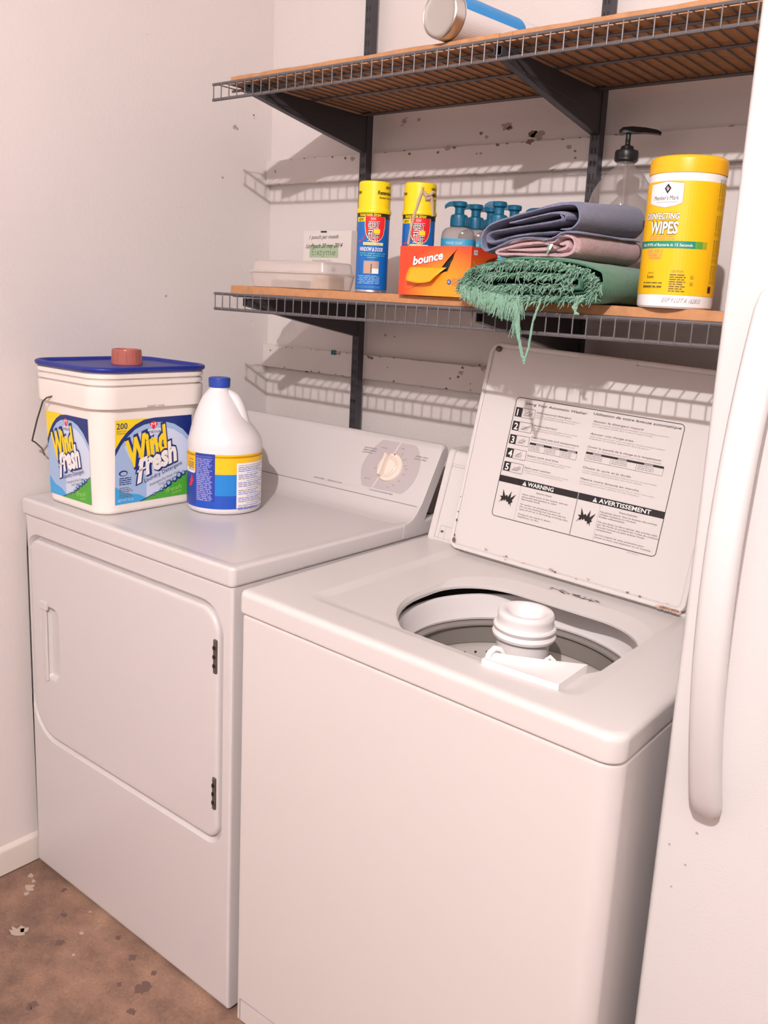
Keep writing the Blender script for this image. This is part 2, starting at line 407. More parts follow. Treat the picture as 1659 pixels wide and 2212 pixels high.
def shelf_board(x0, x1, yf, z, label, slope):
    mb = MB(); rd = random.Random(int(z*100)); L = []
    xs = [x0+(x1-x0)*i/50 for i in range(51)]
    xs = sorted([x for x in xs if min(abs(x-.373), abs(x-1.003)) > .016]+[u+d for u in (.373, 1.003) for d in (-.0132, -.0130, .0130, .0132)])
    for i, x in enumerate(xs):
        yr = -.042 if min(abs(x-.373), abs(x-1.003)) < .0131 else -.0205
        j = rd.uniform(-.0012, .0012); s_ = slope*(x-x0); b = .0006*math.sin(i*.9)
        L.append([(x, yr, z+s_), (x, yf+j, z+s_), (x, yf+.0015+j, z+.0147+s_+b), (x, yf+.003+j, z+.016+s_+b), (x, yr, z+.016+s_)])
    mb.loft(L, m_board, True, True, True)
    o = mb.build('shelf_board', angle=50); tag(o, label, 'shelf board', 'particle board shelf tops')
shelf_board(.300, 1.512, -.393, S1, 'orange-brown particle board lying on the lower wire shelf', -.002)
shelf_board(.292, 1.512, -.393, S2, 'orange-brown particle board lying on the upper wire shelf', -.001)
TOP1 = S1+.0161; TOP2 = S2+.0161
def top1(x): return TOP1-.002*(x-.3)

# ================================================================= DRYER
DL, DR, DF, DT = .0151, .7462, -.761, .938
dry = empty('dryer', (DL, DF, 0), 'white front-loading clothes dryer beside the left wall under the shelves', 'dryer')
W_ = DR-DL
mb = MB()
BW0, BW1 = .004, W_-.004; BY = .006; BZ0, BZ1 = .0, DT-.0364
# front skin with a recess for the door (loops run in x,z ; y is depth)
dx0, dx1, dz0, dz1 = .022, .690, .372, .847
def fl(d, y, extra=0): # door-shaped loop, d = outward offset
    R = (.085+d, .032+d, .052+d, .036+d)
    return [(x, y, z) for x, z, _ in rr(dx0-d, dx1+d, dz0-d, dz1+d, tuple(max(.002, q) for q in R), 0, 8)]
outer = lambda d, y: [(x, y, z) for x, z, _ in rr(BW0+d, BW1-d, BZ0+.010+d, BZ1-d, .003, 0, 8)]
dep = .62
mb.loft([outer(0, dep), outer(0, BY+.006), outer(.0015, BY+.002), outer(.006, BY), outer(.009, BY), fl(.0145, BY), fl(.0125, BY), fl(.0118, BY+.0005), fl(.0045, BY+.0095), fl(.0030, BY+.0125), fl(-.012, BY+.0125)], m_enamel, True, True, True)
mb.build('cabinet', dry)
mb = MB(); L = []
for d, y in ((-.0005, BY+.0123), (-.0005, BY+.0045), (-.0016, BY+.0010), (-.0042, BY-.0012), (-.0080, BY-.0020), (-.012, BY-.0020)): L.append(fl(d, y))
dc = mb.loft(L, m_enamel, True, False, False)
# handle pocket in the door: hole loop
hx0, hx1, hz0, hz1 = .085, .140, .522, .700
def hl(dd, y):
    R = (.012, .026, .026, .004); R = tuple(max(.001, q-dd) for q in R)
    return [(x, y, z) for x, z, _ in rr(hx0+dd, hx1-dd, hz0+dd, hz1-dd, R, 0, 8)]
mb.loft([fl(-.012, BY-.0020), fl(-.015, BY-.0020), hl(-.003, BY-.0020), hl(0, BY-.0020), hl(.0025, BY-.0010), hl(.007, BY+.0085), hl(.014, BY+.0115)], m_enamel, True, False, True)
door = mb.build('door', dry, angle=40)
mb = MB()   # pull lip standing proud of the pocket's left edge
mb.loft([[(.072, y, z), (.0885, y, z)] if 0 else [(x, y, z) for (x, y) in ((.072, BY-.001), (.075, BY-.0055), (.085, BY-.0075), (.0915, BY-.0065), (.0925, BY-.0035), (.0905, BY-.0010), (.072, BY+.001))] for z in (.518, .524, .690, .705)], m_enamel, True, True, True)
rrbox(mb, .070, .098, BY-.0095, BY-.001, .690, .7095, .002, .002, m_enamel, fb=.002)
mb.build('door_handle', door)
for zc in (.755, .4735):
    mb = MB(); rrbox(mb, .6765, .6865, BY-.0045, BY+.008, zc-.0345, zc+.0345, .003, .003, m_hinge, fb=.003)
    for k in (-.018, 0, .018): mb.lathe([(.0032, zc+k-.003), (.0036, zc+k), (.0032, zc+k+.003)], m_black, (.6815, BY-.0045), 10)
    mb.build('door_hinge', dry)
# worktop
mb = MB()
L = []
def wt(d, z, r=.012): return rr(d, W_-d, d, .62, (max(r-d, .001),)*2+(.004, .004), z, 6)
for d, z in ((.006, DT-.0364), (.002, DT-.0364), (.0004, DT-.0345), (0, DT-.031), (0, DT-.007), (.001, DT-.0035), (.003, DT-.001), (.006, DT), (.016, DT), (.024, DT-.0022), (.032, DT-.0028)): L.append(wt(d, z))
mb.loft(L, m_enamel, True, True, True)
mb.build('worktop', dry)
# console: side profile (y,z) local y from front
def yl(y): return y-DF
prof = [(-.272, .9355), (-.255, .938), (-.243, .943), (-.232, .951), (-.224, .960), (-.2175, .9672), (-.2160, .9690), (-.2150, .9712), (-.147, 1.091), (-.142, 1.098), (-.135, 1.1025), (-.128, 1.103), (-.1215, 1.0995), (-.1175, 1.093), (-.1178, 1.083), (-.21, .919), (-.275, .907)]
mb = MB()
nx = [0, .003, .008, .016, .03]
xs = [-.0007, .001, .0035, .008, .014] + [.014+(W_-.028)*k/6 for k in range(1, 6)] + [W_-.014, W_-.008, W_-.0035, W_-.001, W_+.0007]
cy = sum(p[0] for p in prof)/len(prof); cz = sum(p[1] for p in prof)/len(prof)
L = []
for x in xs:
    e = max(0, min(x, W_-x)); d = .012*(1-math.sqrt(max(0, 1-(1-min(e/.014, 1))**2)))
    lp = []
    for (y, z) in prof:
        ny, nz = -(y-cy), -(z-cz); q = math.hypot(ny, nz) or 1
        f = 1 if z > .975 else (z-.94)/.035 if z > .94 else 0
        lp.append((x, yl(y+ny/q*d*f), z+nz/q*d*f))
    L.append(lp)
mb.loft(L, m_enamel, True, True, True)
cons = mb.build('console', dry, angle=28)
mb = MB() # seam between sweep and control panel
mb.tube([(.012, yl(-.2172), .9684), (W_-.010, yl(-.2172), .9684)], .0011, m_inkl, 6)
mb.build('console_seam', cons)
# printed control panel on the slope
sl = Vector((0, .068, .1198)).normalized(); nn = Vector((0, -sl.z, sl.y))
P0 = Vector((0, yl(-.2150), .9712))
def consf(u, v, k): return P0 + Vector((u-DL, 0, 0)) + sl*v + nn*(.0004+k)
mb = MB(); ik = Ink(mb, consf)
kx, kv = .6207, .0795
pts = []
for (u, v) in ((.5765, .1387), (.5691, .1373), (.557, .122), (.5478, .1064), (.541, .088), (.5379, .0692), (.540, .055), (.544, .0456), (.551, .031), (.5603, .0187), (.574, .0172), (.5905, .0168), (.64, .0168), (.677, .0168), (.6845, .0205), (.694, .033), (.7004, .0462), (.7041, .063), (.7041, .0771), (.702, .092), (.6985, .105), (.6873, .1236), (.677, .1345), (.6709, .1387), (.62, .1392)): pts.append((u, v))
ik.poly(pts, m_greypanel, 1)
ik.quad([(.590, .014), (.5945, .014), (.6285, .142), (.624, .142)], m_enamel, 2)
for t, u, v, h, w_ in (('AUTOMATIC', .524, .1105, .0036, .040), ('DRYNESS', .524, .1045, .0036, .040), ('CONTROL', .522, .0985, .0036, .034), ('COTTON', .575, .1175, .003, .017), ('OFF', .632, .1235, .0034, .011), ('TIMED DRY', .680, .1115, .0036, .038), ('MINUTES', .680, .1050, .0032, .034), ('DELICATE', .560, .0355, .003, .017), ('60', .666, .0765, .003, .006), ('50', .664, .062, .003, .006), ('40', .659, .045, .003, .005), ('30', .648, .032, .003, .005), ('20', .634, .0245, .003, .005)):
    ik.text(t, u, v, h, m_ink, 3, w=w_)
ik.text('COOL DOWN PERMANENT PRESS', .587, .0100, .0034, m_ink, 3, w=.072)
kx, kv = .6225, .0740
for a in (62, 38, 15, -170): ik.line(kx+.037*math.cos(math.radians(a)), kv+.037*math.sin(math.radians(a)), kx+.047*math.cos(math.radians(a)), kv+.047*math.sin(math.radians(a)), .0008, m_ink, 3)
ik.text('CLEAN SCREEN', .405, .010, .0036, m_ink, 2); ik.text('BEFORE EACH LOAD', .452, .010, .0036, m_ink, 2)
ik.text('AUTO', .050, .100, .003, m_ink, 2); ik.text('DRY', .055, .072, .0026, m_ink, 2)
mb.build('control_print', cons, smooth=False, recalc=False)
# knob: dish with a raised grip bar
KM = Matrix.Translation(P0+Vector((kx-DL, 0, 0))+sl*kv) @ Matrix((( -1*-1, 0, 0, 0), (0, sl.y, nn.y, 0), (0, sl.z, nn.z, 0), (0, 0, 0, 1)))
mb = MB(); mb.xf = KM
mb.lathe([(.0355, .0), (.0355, .003), (.034, .0055), (.031, .0066), (.026, .0058), (.0235, .005)], m_cream, n=48)
def blade(x, y0, y1, hw, h):
    L = []
    for d, z in ((-.002, .003), (-.0008, .006), (0, .010), (0, h-.003), (.0008, h-.0008), (.002, h)):
        L.append(rr(x-hw+d, x+hw-d, y0+d, y1-d, max(.0005, hw-d-.0002), z, 5))
    mb.loft(L, m_cream, True, False, True)
blade(-.013, -.027, .029, .0038, .022)
def dshape(r, z): return [(-.011+(r+.006)*math.sin(PI*k/20), -r*math.cos(PI*k/20), z) for k in range(21)]
mb.loft([dshape(.0275, .004), dshape(.0268, .0085), dshape(.0245, .0100), dshape(.0215, .0085), dshape(.0195, .0055)], m_cream, True, False, True)
mb.poly([(.000, .0310, .0072), (.0045, .0345, .0068), (.0050, .0290, .0072)], m_red)
mb.build('timer_knob', cons)
for x in (.05, W_-.05):
    for y in (.06, .56): mb = MB(); mb.lathe([(.018, 0), (.018, .010), (.01, .012)], m_rub, (x, y), 14); mb.build('levelling_foot', dry)

# ================================================================= WASHER
WW = .7242
wash = empty('washing_machine', (.7782, -.7743, .9116), 'white top-loading washing machine with its lid open, between dryer and refrigerator', 'washing machine')
_wy, _wt = math.radians(1.198), math.radians(-2.0724)
_ex = Vector((math.cos(_wy)*math.cos(_wt), math.sin(_wy)*math.cos(_wt), math.sin(_wt))); _ey = Vector((-math.sin(_wy), math.cos(_wy), 0)); _ez = _ex.cross(_ey)
WM = Matrix(((_ex.x, _ey.x, _ez.x, .7782), (_ex.y, _ey.y, _ez.y, -.7743), (_ex.z, _ey.z, _ez.z, .9116), (0, 0, 0, 1)))
wash.rotation_euler = (0, 0, _wy)
TILT = -_wt
def wtilt(o): o.rotation_euler = (0, TILT, 0); return o
WH = .880
mb = MB()
L = []
def bl(d, z, r=.034): return rr(.004+d, WW-.004-d, .005+d, .645, (.008, r, .006, .006), z, 8)
for d, z in ((0, -WH), (0, -.052), (.0012, -.047), (.004, -.0440), (.009, -.0435), (.03, -.0435)):
    L.append([(x, y, zz if zz < -.5 else zz-math.tan(TILT)*x) for x, y, zz in bl(d, z)])
mb.loft(L, m_enamel2, True, True, False)
# lower access-panel seam
mb.tube([(.016, .0052, -.832), (WW-.04, .0052, -.832)], .0014, m_inkl, 6)
mb.tube([(.016, .0052, -.832), (.016, .0052, -.879)], .0014, m_inkl, 6)
mb.build('cabinet', wash)
# top panel with recess and drum opening
mb = MB(); L = []
def tp(d, z, r=.030): return rr(d, WW-d, d, .655, (max(.014-d, .002), max(r-d, .002), .006, .006), z, 12)
for d, z in ((.010, -.0425), (.003, -.0425), (.0008, -.0405), (0, -.037), (0, -.012), (.0008, -.0075), (.003, -.0035), (.0065, -.001), (.012, 0), (.016, 0)): L.append(tp(d, z))
# lid seat recess
def seat(d, z): return rr(.100+d, .628-d, .066+d, .530, (.03, .03, .01, .01), z, 12)
L += [seat(-.003, 0), seat(0, 0), seat(.006, -.0012), seat(.018, -.0050), seat(.024, -.0058)]
def op(t, z, e=0):  # t = 0 outer lip .. 1 inner edge
    yb = .459-.041*t; xl, xr_ = .2045+.004*t, .6150-.007*t; rf = .2035-.002*t; rb = .115
    return rr(xl+e, xr_-e, .0575+.003*t+e, yb-e, (rf-e, rf-e, rb-e*.6, rb-e*.6), z, 12)
L += [op(0, -.0060, -.004), op(0, -.0062, -.002), op(.05, -.0068), op(.2, -.0082), op(.5, -.0105), op(.8, -.0130), op(.93, -.0140), op(1, -.0155), op(1, -.0195), op(.98, -.0205), op(.9, -.0205)]
mb.loft(L, m_enamel2, True, False, False)
top = mb.build('top_panel', wash, angle=30); wtilt(top)
# sticker remains under the lid edge
mb = MB(); ik = Ink(mb, lambda u, v, k: (u, v, -.0055+k), step=.0006)
rd = random.Random(3)
for i in range(40):
    u = .36+rd.random()*.10; v = .464+rd.random()*.014; ik.rect(u, v, u+rd.uniform(.003, .010), v+.0022, m_ink if i % 2 else m_hinge, 1)
mb.build('worn_sticker', top, smooth=False, recalc=False)
# inside
AX, AY = .414, .278; GX_, GY_ = .416, .286
mb = MB()
mb.lathe([(.262, -.0255), (.272, -.0265), (.275, -.072), (.275, -.60), (.10, -.602)], m_rub, (AX, AY+.035), 64, False, False)
wtilt(mb.build('tub_wall', wash))
mb = MB()
mb.lathe([(.240, -.050), (.229, -.0420), (.219, -.0375), (.2150, -.0385), (.2130, -.0420), (.2105, -.060), (.2065, -.076), (.2045, -.0815), (.2060, -.0860), (.235, -.0870)], m_plastic, (AX, AY), 96, False, False)
# overflow lip piece at the back of the ring
L = []
for i in range(13):
    a = math.radians(38+i*3.6)
    L.append([(AX+r*math.cos(a), AY+r*math.sin(a), z) for r, z in ((.224, -.026), (.214, -.024), (.209, -.026), (.2055, -.044), (.208, -.046), (.222, -.034))])
mb.loft(L, m_plastic, True, True, True)
wtilt(mb.build('tub_ring', wash))
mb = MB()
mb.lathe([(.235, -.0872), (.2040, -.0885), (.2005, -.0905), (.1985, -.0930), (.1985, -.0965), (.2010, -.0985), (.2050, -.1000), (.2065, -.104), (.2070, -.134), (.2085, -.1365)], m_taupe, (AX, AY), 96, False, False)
wtilt(mb.build('taupe_ring', wash))  # lipped band in a darker taupe tone than the basket wall below
mb = MB()
mb.lathe([(.2090, -.1360), (.2110, -.142), (.212, -.15), (.212, -.50), (.20, -.53), (.05, -.54)], m_basket, (AX, AY), 96, False, True)
for row in range(11):
    for i in range(56):
        a = 2*PI*(i+.5*(row % 2))/56; z = -.158-row*.032; r = .2112; w_ = .0026/r
        mb.poly([(AX+r*math.cos(a+w_*math.cos(t)), AY+r*math.sin(a+w_*math.cos(t)), z+.0026*math.sin(t)) for t in [2*PI*q/8 for q in range(8)]], m_black)
wtilt(mb.build('basket', wash))
mb = MB()
ag = [(.004, -.024), (.012, -.0232), (.020, -.0195), (.027, -.0095), (.032, -.0005), (.037, .0030), (.042, .0042), (.0465, .0030), (.0488, -.0005), (.0498, -.0050), (.0492, -.0075), (.0490, -.0165), (.0500, -.0195), (.0535, -.0210), (.0550, -.0240), (.0540, -.0280), (.0515, -.0305), (.0505, -.0320), (.0540, -.0340), (.0558, -.0375), (.0545, -.0425), (.0500, -.0450), (.0475, -.0470), (.0462, -.052), (.0455, -.12), (.050, -.20), (.058, -.32), (.08, -.44), (.13, -.51), (.15, -.53)]
ag = [(r, z+.009 if z > -.06 else z) for r, z in ag]
mb.lathe(ag, m_plastic, (GX_, GY_), 48, True, False)
for i in range(4):
    a = PI/4+i*PI/2; d = Vector((math.cos(a), math.sin(a), 0)); n_ = Vector((-d.y, d.x, 0))*.004; c = Vector((GX_, GY_, 0))
    q = [(.043, -.14), (.07, -.28), (.10, -.40), (.14, -.48), (.14, -.53), (.043, -.53)]
    mb.loft([[c+d*r+n_*s+Vector((0, 0, z)) for r, z in q] for s in (-1, 1)], m_plastic, True, True, True)
wtilt(mb.build('agitator', wash))
# bleach dispenser scoop on the front rim
mb = MB()
A, B, C_, D = Vector((.470, .060, 0)), Vector((.594, .071, 0)), Vector((.591, .168, 0)), Vector((.473, .088, 0))
def q4(s, t, z): p = A*(1-s)*(1-t)+B*s*(1-t)+C_*s*t+D*(1-s)*t; return (p.x, p.y, z)
N = 12; grid = []
for i in range(N+1):
    row = []
    for j in range(N+1):
        s, t = i/N, j/N
        edge = min(s, 1-s, t, 1-t); sc_ = min(edge/.10, 1)
        h = .0145 + .004*(1-s)**2*(.4+.6*t) - .0075*sc_*math.sin(PI*min(1, s*.9+.1))**.7*math.sin(PI*(.15+.85*t))
        row.append(mb.add(q4(s, t, h-.001*(edge < .001)-.0055)))
    grid.append(row)
for i in range(N):
    for j in range(N): mb.face((grid[i][j], grid[i+1][j], grid[i+1][j+1], grid[i][j+1]), m_plasticb)
per = [grid[i][0] for i in range(N)]+[grid[N][j] for j in range(N)]+[grid[i][N] for i in range(N, 0, -1)]+[grid[0][j] for j in range(N, 0, -1)]
bot = [mb.add((mb.v[k][0], mb.v[k][1], -.0068)) for k in per]
for i in range(len(per)): j = (i+1) % len(per); mb.face((bot[i], bot[j], per[j], per[i]), m_plasticb)
mb.face(bot, m_plasticb)
mb.tube([(.535, .140, .004), (.540, .144, .010), (.547, .146, .004)], .0035, m_plasticb, 8)
mb.tube([(.474, .068, .004), (.4715, .078, .013), (.472, .090, .0175), (.476, .100, .015), (.480, .106, .006)], .0048, m_plasticb, 10)
disp = wtilt(mb.build('bleach_dispenser', wash, angle=40))
# washer console behind the lid
mb = MB()
pr = [(.540, -.002), (.538, .004), (.590, .182), (.594, .190), (.601, .194), (.650, .194), (.654, .188), (.654, -.03), (.56, -.03)]
mb.loft([[(x, y, z) for y, z in pr] for x in (.034, .700)], m_enamel2, True, True, True)
wc = wtilt(mb.build('console', wash))
for xa, xb in ((.020, .036), (.698, .714)):
    mb = MB(); L = []
    for x, d in ((xa, .002), (xa+.002, 0), (xb-.002, 0), (xb, .002)):
        L.append([(x, y-(.004-d), z+(.003-d)*(z > .1)) for y, z in pr])
    mb.loft(L, m_enamel2, True, True, True); mb.build('console_end_cap', wc)
cs = Vector((0, .052, .178)).normalized(); cn = Vector((0, -cs.z, cs.y))
mb = MB(); ik = Ink(mb, lambda u, v, k: Vector((u, .538, .004))+cs*v+cn*(.0004+k))
ik.rect(.036, .162, .110, .1630, m_inkl); ik.rect(.046, .030, .110, .0308, m_inkl); ik.rect(.0455, .0, .0462, .030, m_inkl); ik.rect(.060, .0, .0607, .030, m_inkl)
ik.frame(.036, .003, .70, .168, .0006, m_inkl)
for v, t in ((.145, 'C'), (.132, 'o'), (.11, '.'), (.088, 'LOAD'), (.05, 'ON')): ik.text(t, .078, v, .005, m_inkl, 2)
mb.build('console_print', wc, smooth=False, recalc=False)
mb = MB(); mb.xf = Matrix.Translation(Vector((.053, .538, .004))+cs*.018+cn*.0012)
mb.lathe([(.0035, -.001), (.0035, .001), (.0015, .002)], m_rust, n=10); mb.build('console_screw', wc)
# ---- lid, standing open
mb = MB()
U = Vector((0, .21, .978)).normalized(); Nn = Vector((0, -U.z, U.y))   # Nn points at the viewer
HP = Vector((0, .512, .003))
LM = Matrix(((1, U.x, Nn.x, 0), (0, U.y, Nn.y, HP.y), (0, U.z, Nn.z, HP.z), (0, 0, 0, 1)))
LX0, LX1, LH = .0905, .6120, .4455
def ll(d, z): return rr(LX0+d, LX1-d, d, LH-d, (max(.020-d, .002), max(.020-d, .002), max(.024-d, .002), max(.024-d, .002)), z, 8)
mb.xf = LM
mb.loft([ll(.006, -.022), ll(.002, -.0215), ll(0, -.019), ll(0, -.003), ll(.001, -.0008), ll(.003, 0), ll(.0065, 0), ll(.0085, -.001), ll(.0092, -.0042), ll(.0104, -.0048), ll(.0115, -.0035), ll(.020, -.0032)], m_enamel2, True, True, True)
# handhold recess at the free edge
L = []
for i in range(15):
    t = i/14; x = .295+.125*t; h = .0085*math.sin(PI*t)**.6 if 0 < t < 1 else 0
    L.append([(x, LH-.012, -.003), (x, LH-.010-h, .0006), (x, LH-.004, .0010), (x, LH, -.003)])
mb.loft(L, m_enamel2, True, True, True)
lid = wtilt(mb.build('lid', wash, angle=28))
mb = MB(); mb.xf = LM
for i, (x, y, r) in enumerate([(.1035, .018, .007), (.1000, .060, .0030), (.0990, .078, .0022), (.1030, .028, .003), (.0975, .110, .0016)]):
    blot(mb, x, y, r, lambda a, b: (a, b, .0012), m_hinge if i else m_rust, 300+i, .7)
for i in range(13):
    rd = random.Random(i); x = LX0+.03+.48*rd.random()
    blot(mb, x, .006+rd.random()*.008+(.004 if i % 2 else 0), rd.uniform(.0008, .0022), lambda a, b: (a, b, .0010), m_rustl if i % 3 else m_rust, 330+i, 2.4)
for i in range(10): blot(mb, .565+.004*i, .003+.0006*(i % 3), .004, lambda a, b: (a, b, .0006), m_rustl, 360+i, 1.6)
mb.build('rust_chips', lid, smooth=False, recalc=False)
for bx_ in (.1115, .592):
    mb = MB(); mb.xf = LM; mb.lathe([(.0062, -.004), (.0062, .0015), (.004, .003)], m_hinge, (bx_, LH-.014), 14); mb.build('lid_bumper', lid)
# instruction label printed inside the lid
LU, LV, LW, LHH = .178, .089, .358, .250
def labf(u, v, k): return LM @ Vector((LU+u*LW, LV+v*LHH, -.0030+k))
class UInk(Ink): pass
mb = MB(); ik = Ink(mb, lambda u, v, k: LM @ Vector((LU+u, LV+v, -.0031+k)), step=.0003)
R_ = lambda u0, v0, u1, v1, m, k=1: ik.rect(u0*LW, v0*LHH, u1*LW, v1*LHH, m, k)
def T(t, u, v, h, m=m_ink, k=3, w=None, **q): ik.text(t, u*LW, v*LHH, h, m, k, (w*LW if w else None), **q)
ik2 = [(x, y) for x, y, _ in rr(0, LW, 0, LHH, .008)]
n_ = len(ik2)
for i in range(n_):
    a, b = ik2[i], ik2[(i+1) % n_]
    if math.hypot(a[0]-b[0], a[1]-b[1]) > 1e-6: ik.line(a[0], a[1], b[0], b[1], .0013, m_black, 1)
T('Using Your Automatic Washer', .068, .950, .0050, m_black, w=.385, sh=.2)
T('Utilisation de votre laveuse automatique', .490, .960, .0050, m_black, w=.495, sh=.2)
for n_, vt in (('1', .918), ('2', .803), ('3', .690), ('4', .575), ('5', .462)):
    R_(.010, vt-.078, .052, vt, m_black, 1); T(n_, .022, vt-.068, .0135, m_white, 3, off=.02)
    u0, v0, u1, v1 = .054*LW, (vt-.078)*LHH, .137*LW, vt*LHH
    ik.frame(u0, v0, u1, v1, .0008, m_ink, 2)
    rd = random.Random(int(n_))
    for q in range(3):
        ik.line(u0+.004+.004*q, v0+.004, u1-.006+rd.uniform(-.008, .004), v1-.004-.003*q, .0007, m_ink, 2)
    ik.frame(u0+.008, v0+.004, u1-.010, v0+.011, .0006, m_inkl, 2)
secs = [('Add measured detergent', 'Ajouter le détergent mesuré', .893, .905), ('Add sorted load', 'Ajouter une charge triée', .787, .806), ('Select load size and temperature', 'Choisir la quantité de la charge et la température', .690, .702), ('Select cycle and time', 'Choisir le cycle et la durée', .537, .537), ('Start your washer', 'Mettre votre laveuse en marche', .437, .447)]
bod = [('Use amount recommended on package. For best results pour', 'powdered or liquid detergent into the basket before clothes.'),
       ('Place clothes loosely around the agitator. Do not overload.', 'Distribute items evenly. Tie strings and sashes together.'),
       ('Choose a setting that matches the fabrics in the load.', ''), ('Turn the dial to the cycle you want. Push in before turning.', 'Use shorter times for delicate and lightly soiled items.'),
       ('Close the lid. Pull out the control knob to start. To stop', 'or restart, push in or pull out the knob at any time.')]
bodf = [("Employer la quantité recommandée sur l'emballage. Verser le détergent en poudre", 'ou le détergent liquide dans le panier avant le linge.'),
        ("Placer le linge sans le tasser autour de l'agitateur. Ne pas surcharger la laveuse.", 'Distribuer les articles également dans le panier.'),
        ('Choisir le réglage qui convient aux tissus de la charge.', ''), ('Tourner le bouton au programme désiré. Enfoncer avant de tourner le bouton.', 'Choisir une durée plus courte pour les articles délicats.'),
        ('Fermer le couvercle. Tirer sur le bouton pour la mise en marche. Pour arrêter', 'ou remettre en marche, enfoncer ou tirer le bouton.')]
for i, (en, fr, ve, vf) in enumerate(secs):
    T(en, .145, ve, .0040, m_ink, sh=.2, w=(.22, .15, .30, .20, .17)[i]); T(fr, .497, vf, .0040, m_ink, sh=.2, w=(.29, .25, .42, .28, .34)[i])
    for j in range(2):
        if bod[i][j]: T(bod[i][j], .145, ve-.020-.017*j, .0024, m_inkl, w=.28-.03*j)
        if bodf[i][j]: T(bodf[i][j], .497, vf-.020-.017*j, .0024, m_inkl, w=.43-.08*j)
for u0, u1, v1, v0 in ((.146, .445, .652, .585), (.497, .940, .668, .598)):
    R_(u0, v1-.016, u1, v1, m_black, 1); ik.frame(u0*LW, v0*LHH, u1*LW, v1*LHH, .0007, m_ink, 1)
    for q in range(3):
        ua = u0+(u1-u0)*q/3; ik.line(ua*LW, v0*LHH, ua*LW, v1*LHH, .0006, m_ink, 1)
        R_(ua+.04*(1 if q else 1.0), v1-.0145, ua+.09, v1-.002, m_inkl, 2)
        for z in range(3): ik.greek((ua+.008)*LW, (v1-.030-.013*z)*LHH, (u1-u0)/3*LW*.62, .0024, m_inkl, 2, q+z*7)
# warning bars
R_(.0, .290, .503, .343, m_black, 1); R_(.509, .290, 1.0, .343, m_black, 1)
def tri(u, v, s, m, k):
    ik.poly([(u*LW, v*LHH), (u*LW+s, v*LHH), (u*LW+s/2, v*LHH+s*.9)], m, k)
tri(.155, .298, .0098, m_white, 2); tri(.595, .298, .0098, m_white, 2)
for u in (.155, .595): ik.rect(u*LW+.0044, .298*LHH+.0024, u*LW+.0054, .298*LHH+.006, m_black, 3); ik.rect(u*LW+.0044, .298*LHH+.001, u*LW+.0054, .298*LHH+.0018, m_black, 3)
T('WARNING', .190, .300, .0082, m_white, 3, w=.165, off=.02); T('AVERTISSEMENT', .632, .300, .0082, m_white, 3, w=.295, off=.02)
R_(.5045, .0, .508, .343, m_ink, 2); R_(.150, .004, .1515, .290, m_inkl, 1); R_(.644, .004, .6455, .290, m_inkl, 1)
def star(u, v):
    pts = [(-.020, -.010), (-.0135, .0015), (-.0185, .006), (-.012, .0065), (-.0135, .022), (-.006, .008), (-.002, .011), (.0015, .007), (.0075, .021), (.008, .006), (.0195, .016), (.0125, .001), (.0155, -.001), (.011, -.0045), (.0125, -.013), (.0085, -.006), (.006, -.0095), (.004, -.003), (.0, -.004), (-.003, .001), (-.0065, -.004), (-.008, .0), (-.0125, -.006), (-.0135, -.002)]
    ik.poly([(u*LW+a*.95, v*LHH+b*.95) for a, b in pts], m_black, 2)
star(.078, .150); star(.578, .150)
T('Explosion Hazard', .255, .256, .0034, m_ink); T("Risque d'explosion", .760, .256, .0034, m_ink)
wen = ['Never place items in the washer that are', 'dampened with gasoline or other', 'flammable fluids.', '', 'No washer can completely remove oil.', 'Do not dry anything that has ever had any', 'type of oil on it (including cooking oils).', '', 'Doing so can result in death,', 'explosion, or fire.']
wfr = ['Ne jamais placer dans la laveuse des articles', "imbibés d'essence ou d'autres", 'fluides inflammables.', '', 'Ne pas laver ou faire sécher des articles salis', "par de l'huile (y compris les huiles de cuisson).", "Aucune laveuse ne peut enlever l'huile", 'complètement.', '', 'Le non-respect de cette précaution peut', 'causer la mort, une explosion ou un incendie.']
for i, t in enumerate(wen):
    if t: T(t, .170, .222-.0205*i, .0032, m_ink, w=.31*len(t)/43)
for i, t in enumerate(wfr):
    if t: T(t, .652, .230-.0200*i, .0032, m_ink, w=.335*len(t)/47)
T('3351159 Rev. B', .85, -.018, .0026, m_inkl)
mb.build('instruction_label', lid, smooth=False, recalc=False)

# ================================================================= REFRIGERATOR
fr = empty('refrigerator', (1.531, -.6775, 0), 'tall white refrigerator at the right edge with a long bowed door handle', 'refrigerator')
FW = .76
mb = MB(); rrbox(mb, .003, FW-.003, .050, .652, .03, 1.795, .006, .004, m_fridside); mb.build('cabinet', fr)
mb = MB()
L = []
def fd(d, y): return [(x, y, z) for x, z, _ in rr(d, FW-d, .06+d, 1.80-d, .010, 0, 5)]
for d, y in ((.006, .044), (.0, .042), (0, .012), (.0012, .006), (.004, .002), (.009, 0)): L.append(fd(d, y))
mb.loft(L, m_frid, True, True, True); mb.build('door', fr)
mb = MB(); mb.box(.02, FW-.02, .02, .06, .0, .052, m_rub)
mb.build('base_grille', fr)
mb = MB(); L = []
z0, z1, nh = .785, 1.47, 40
for i in range(nh+1):
    t = i/nh; z = z0+(z1-z0)*t
    bow = .012+.080*min(1, math.sin(PI*t)**.8) if 0 < t < 1 else .006
    e = min(t, 1-t)/.055; e = math.sqrt(max(0, 1-(1-min(1, e))**2)); hw = .003+.017*e; th = .004+.011*e
    cx = .069; back = -bow+th*.9
    lp = []
    for k in range(16):
        a = 2*PI*k/16; ca_, sa_ = math.cos(a), math.sin(a)
        lp.append((cx+hw*math.copysign(abs(ca_)**.75, ca_), -bow+th*math.copysign(abs(sa_)**.8, sa_), z))
    L.append(lp)
mb.loft(L, m_fhandle, True, True, True)
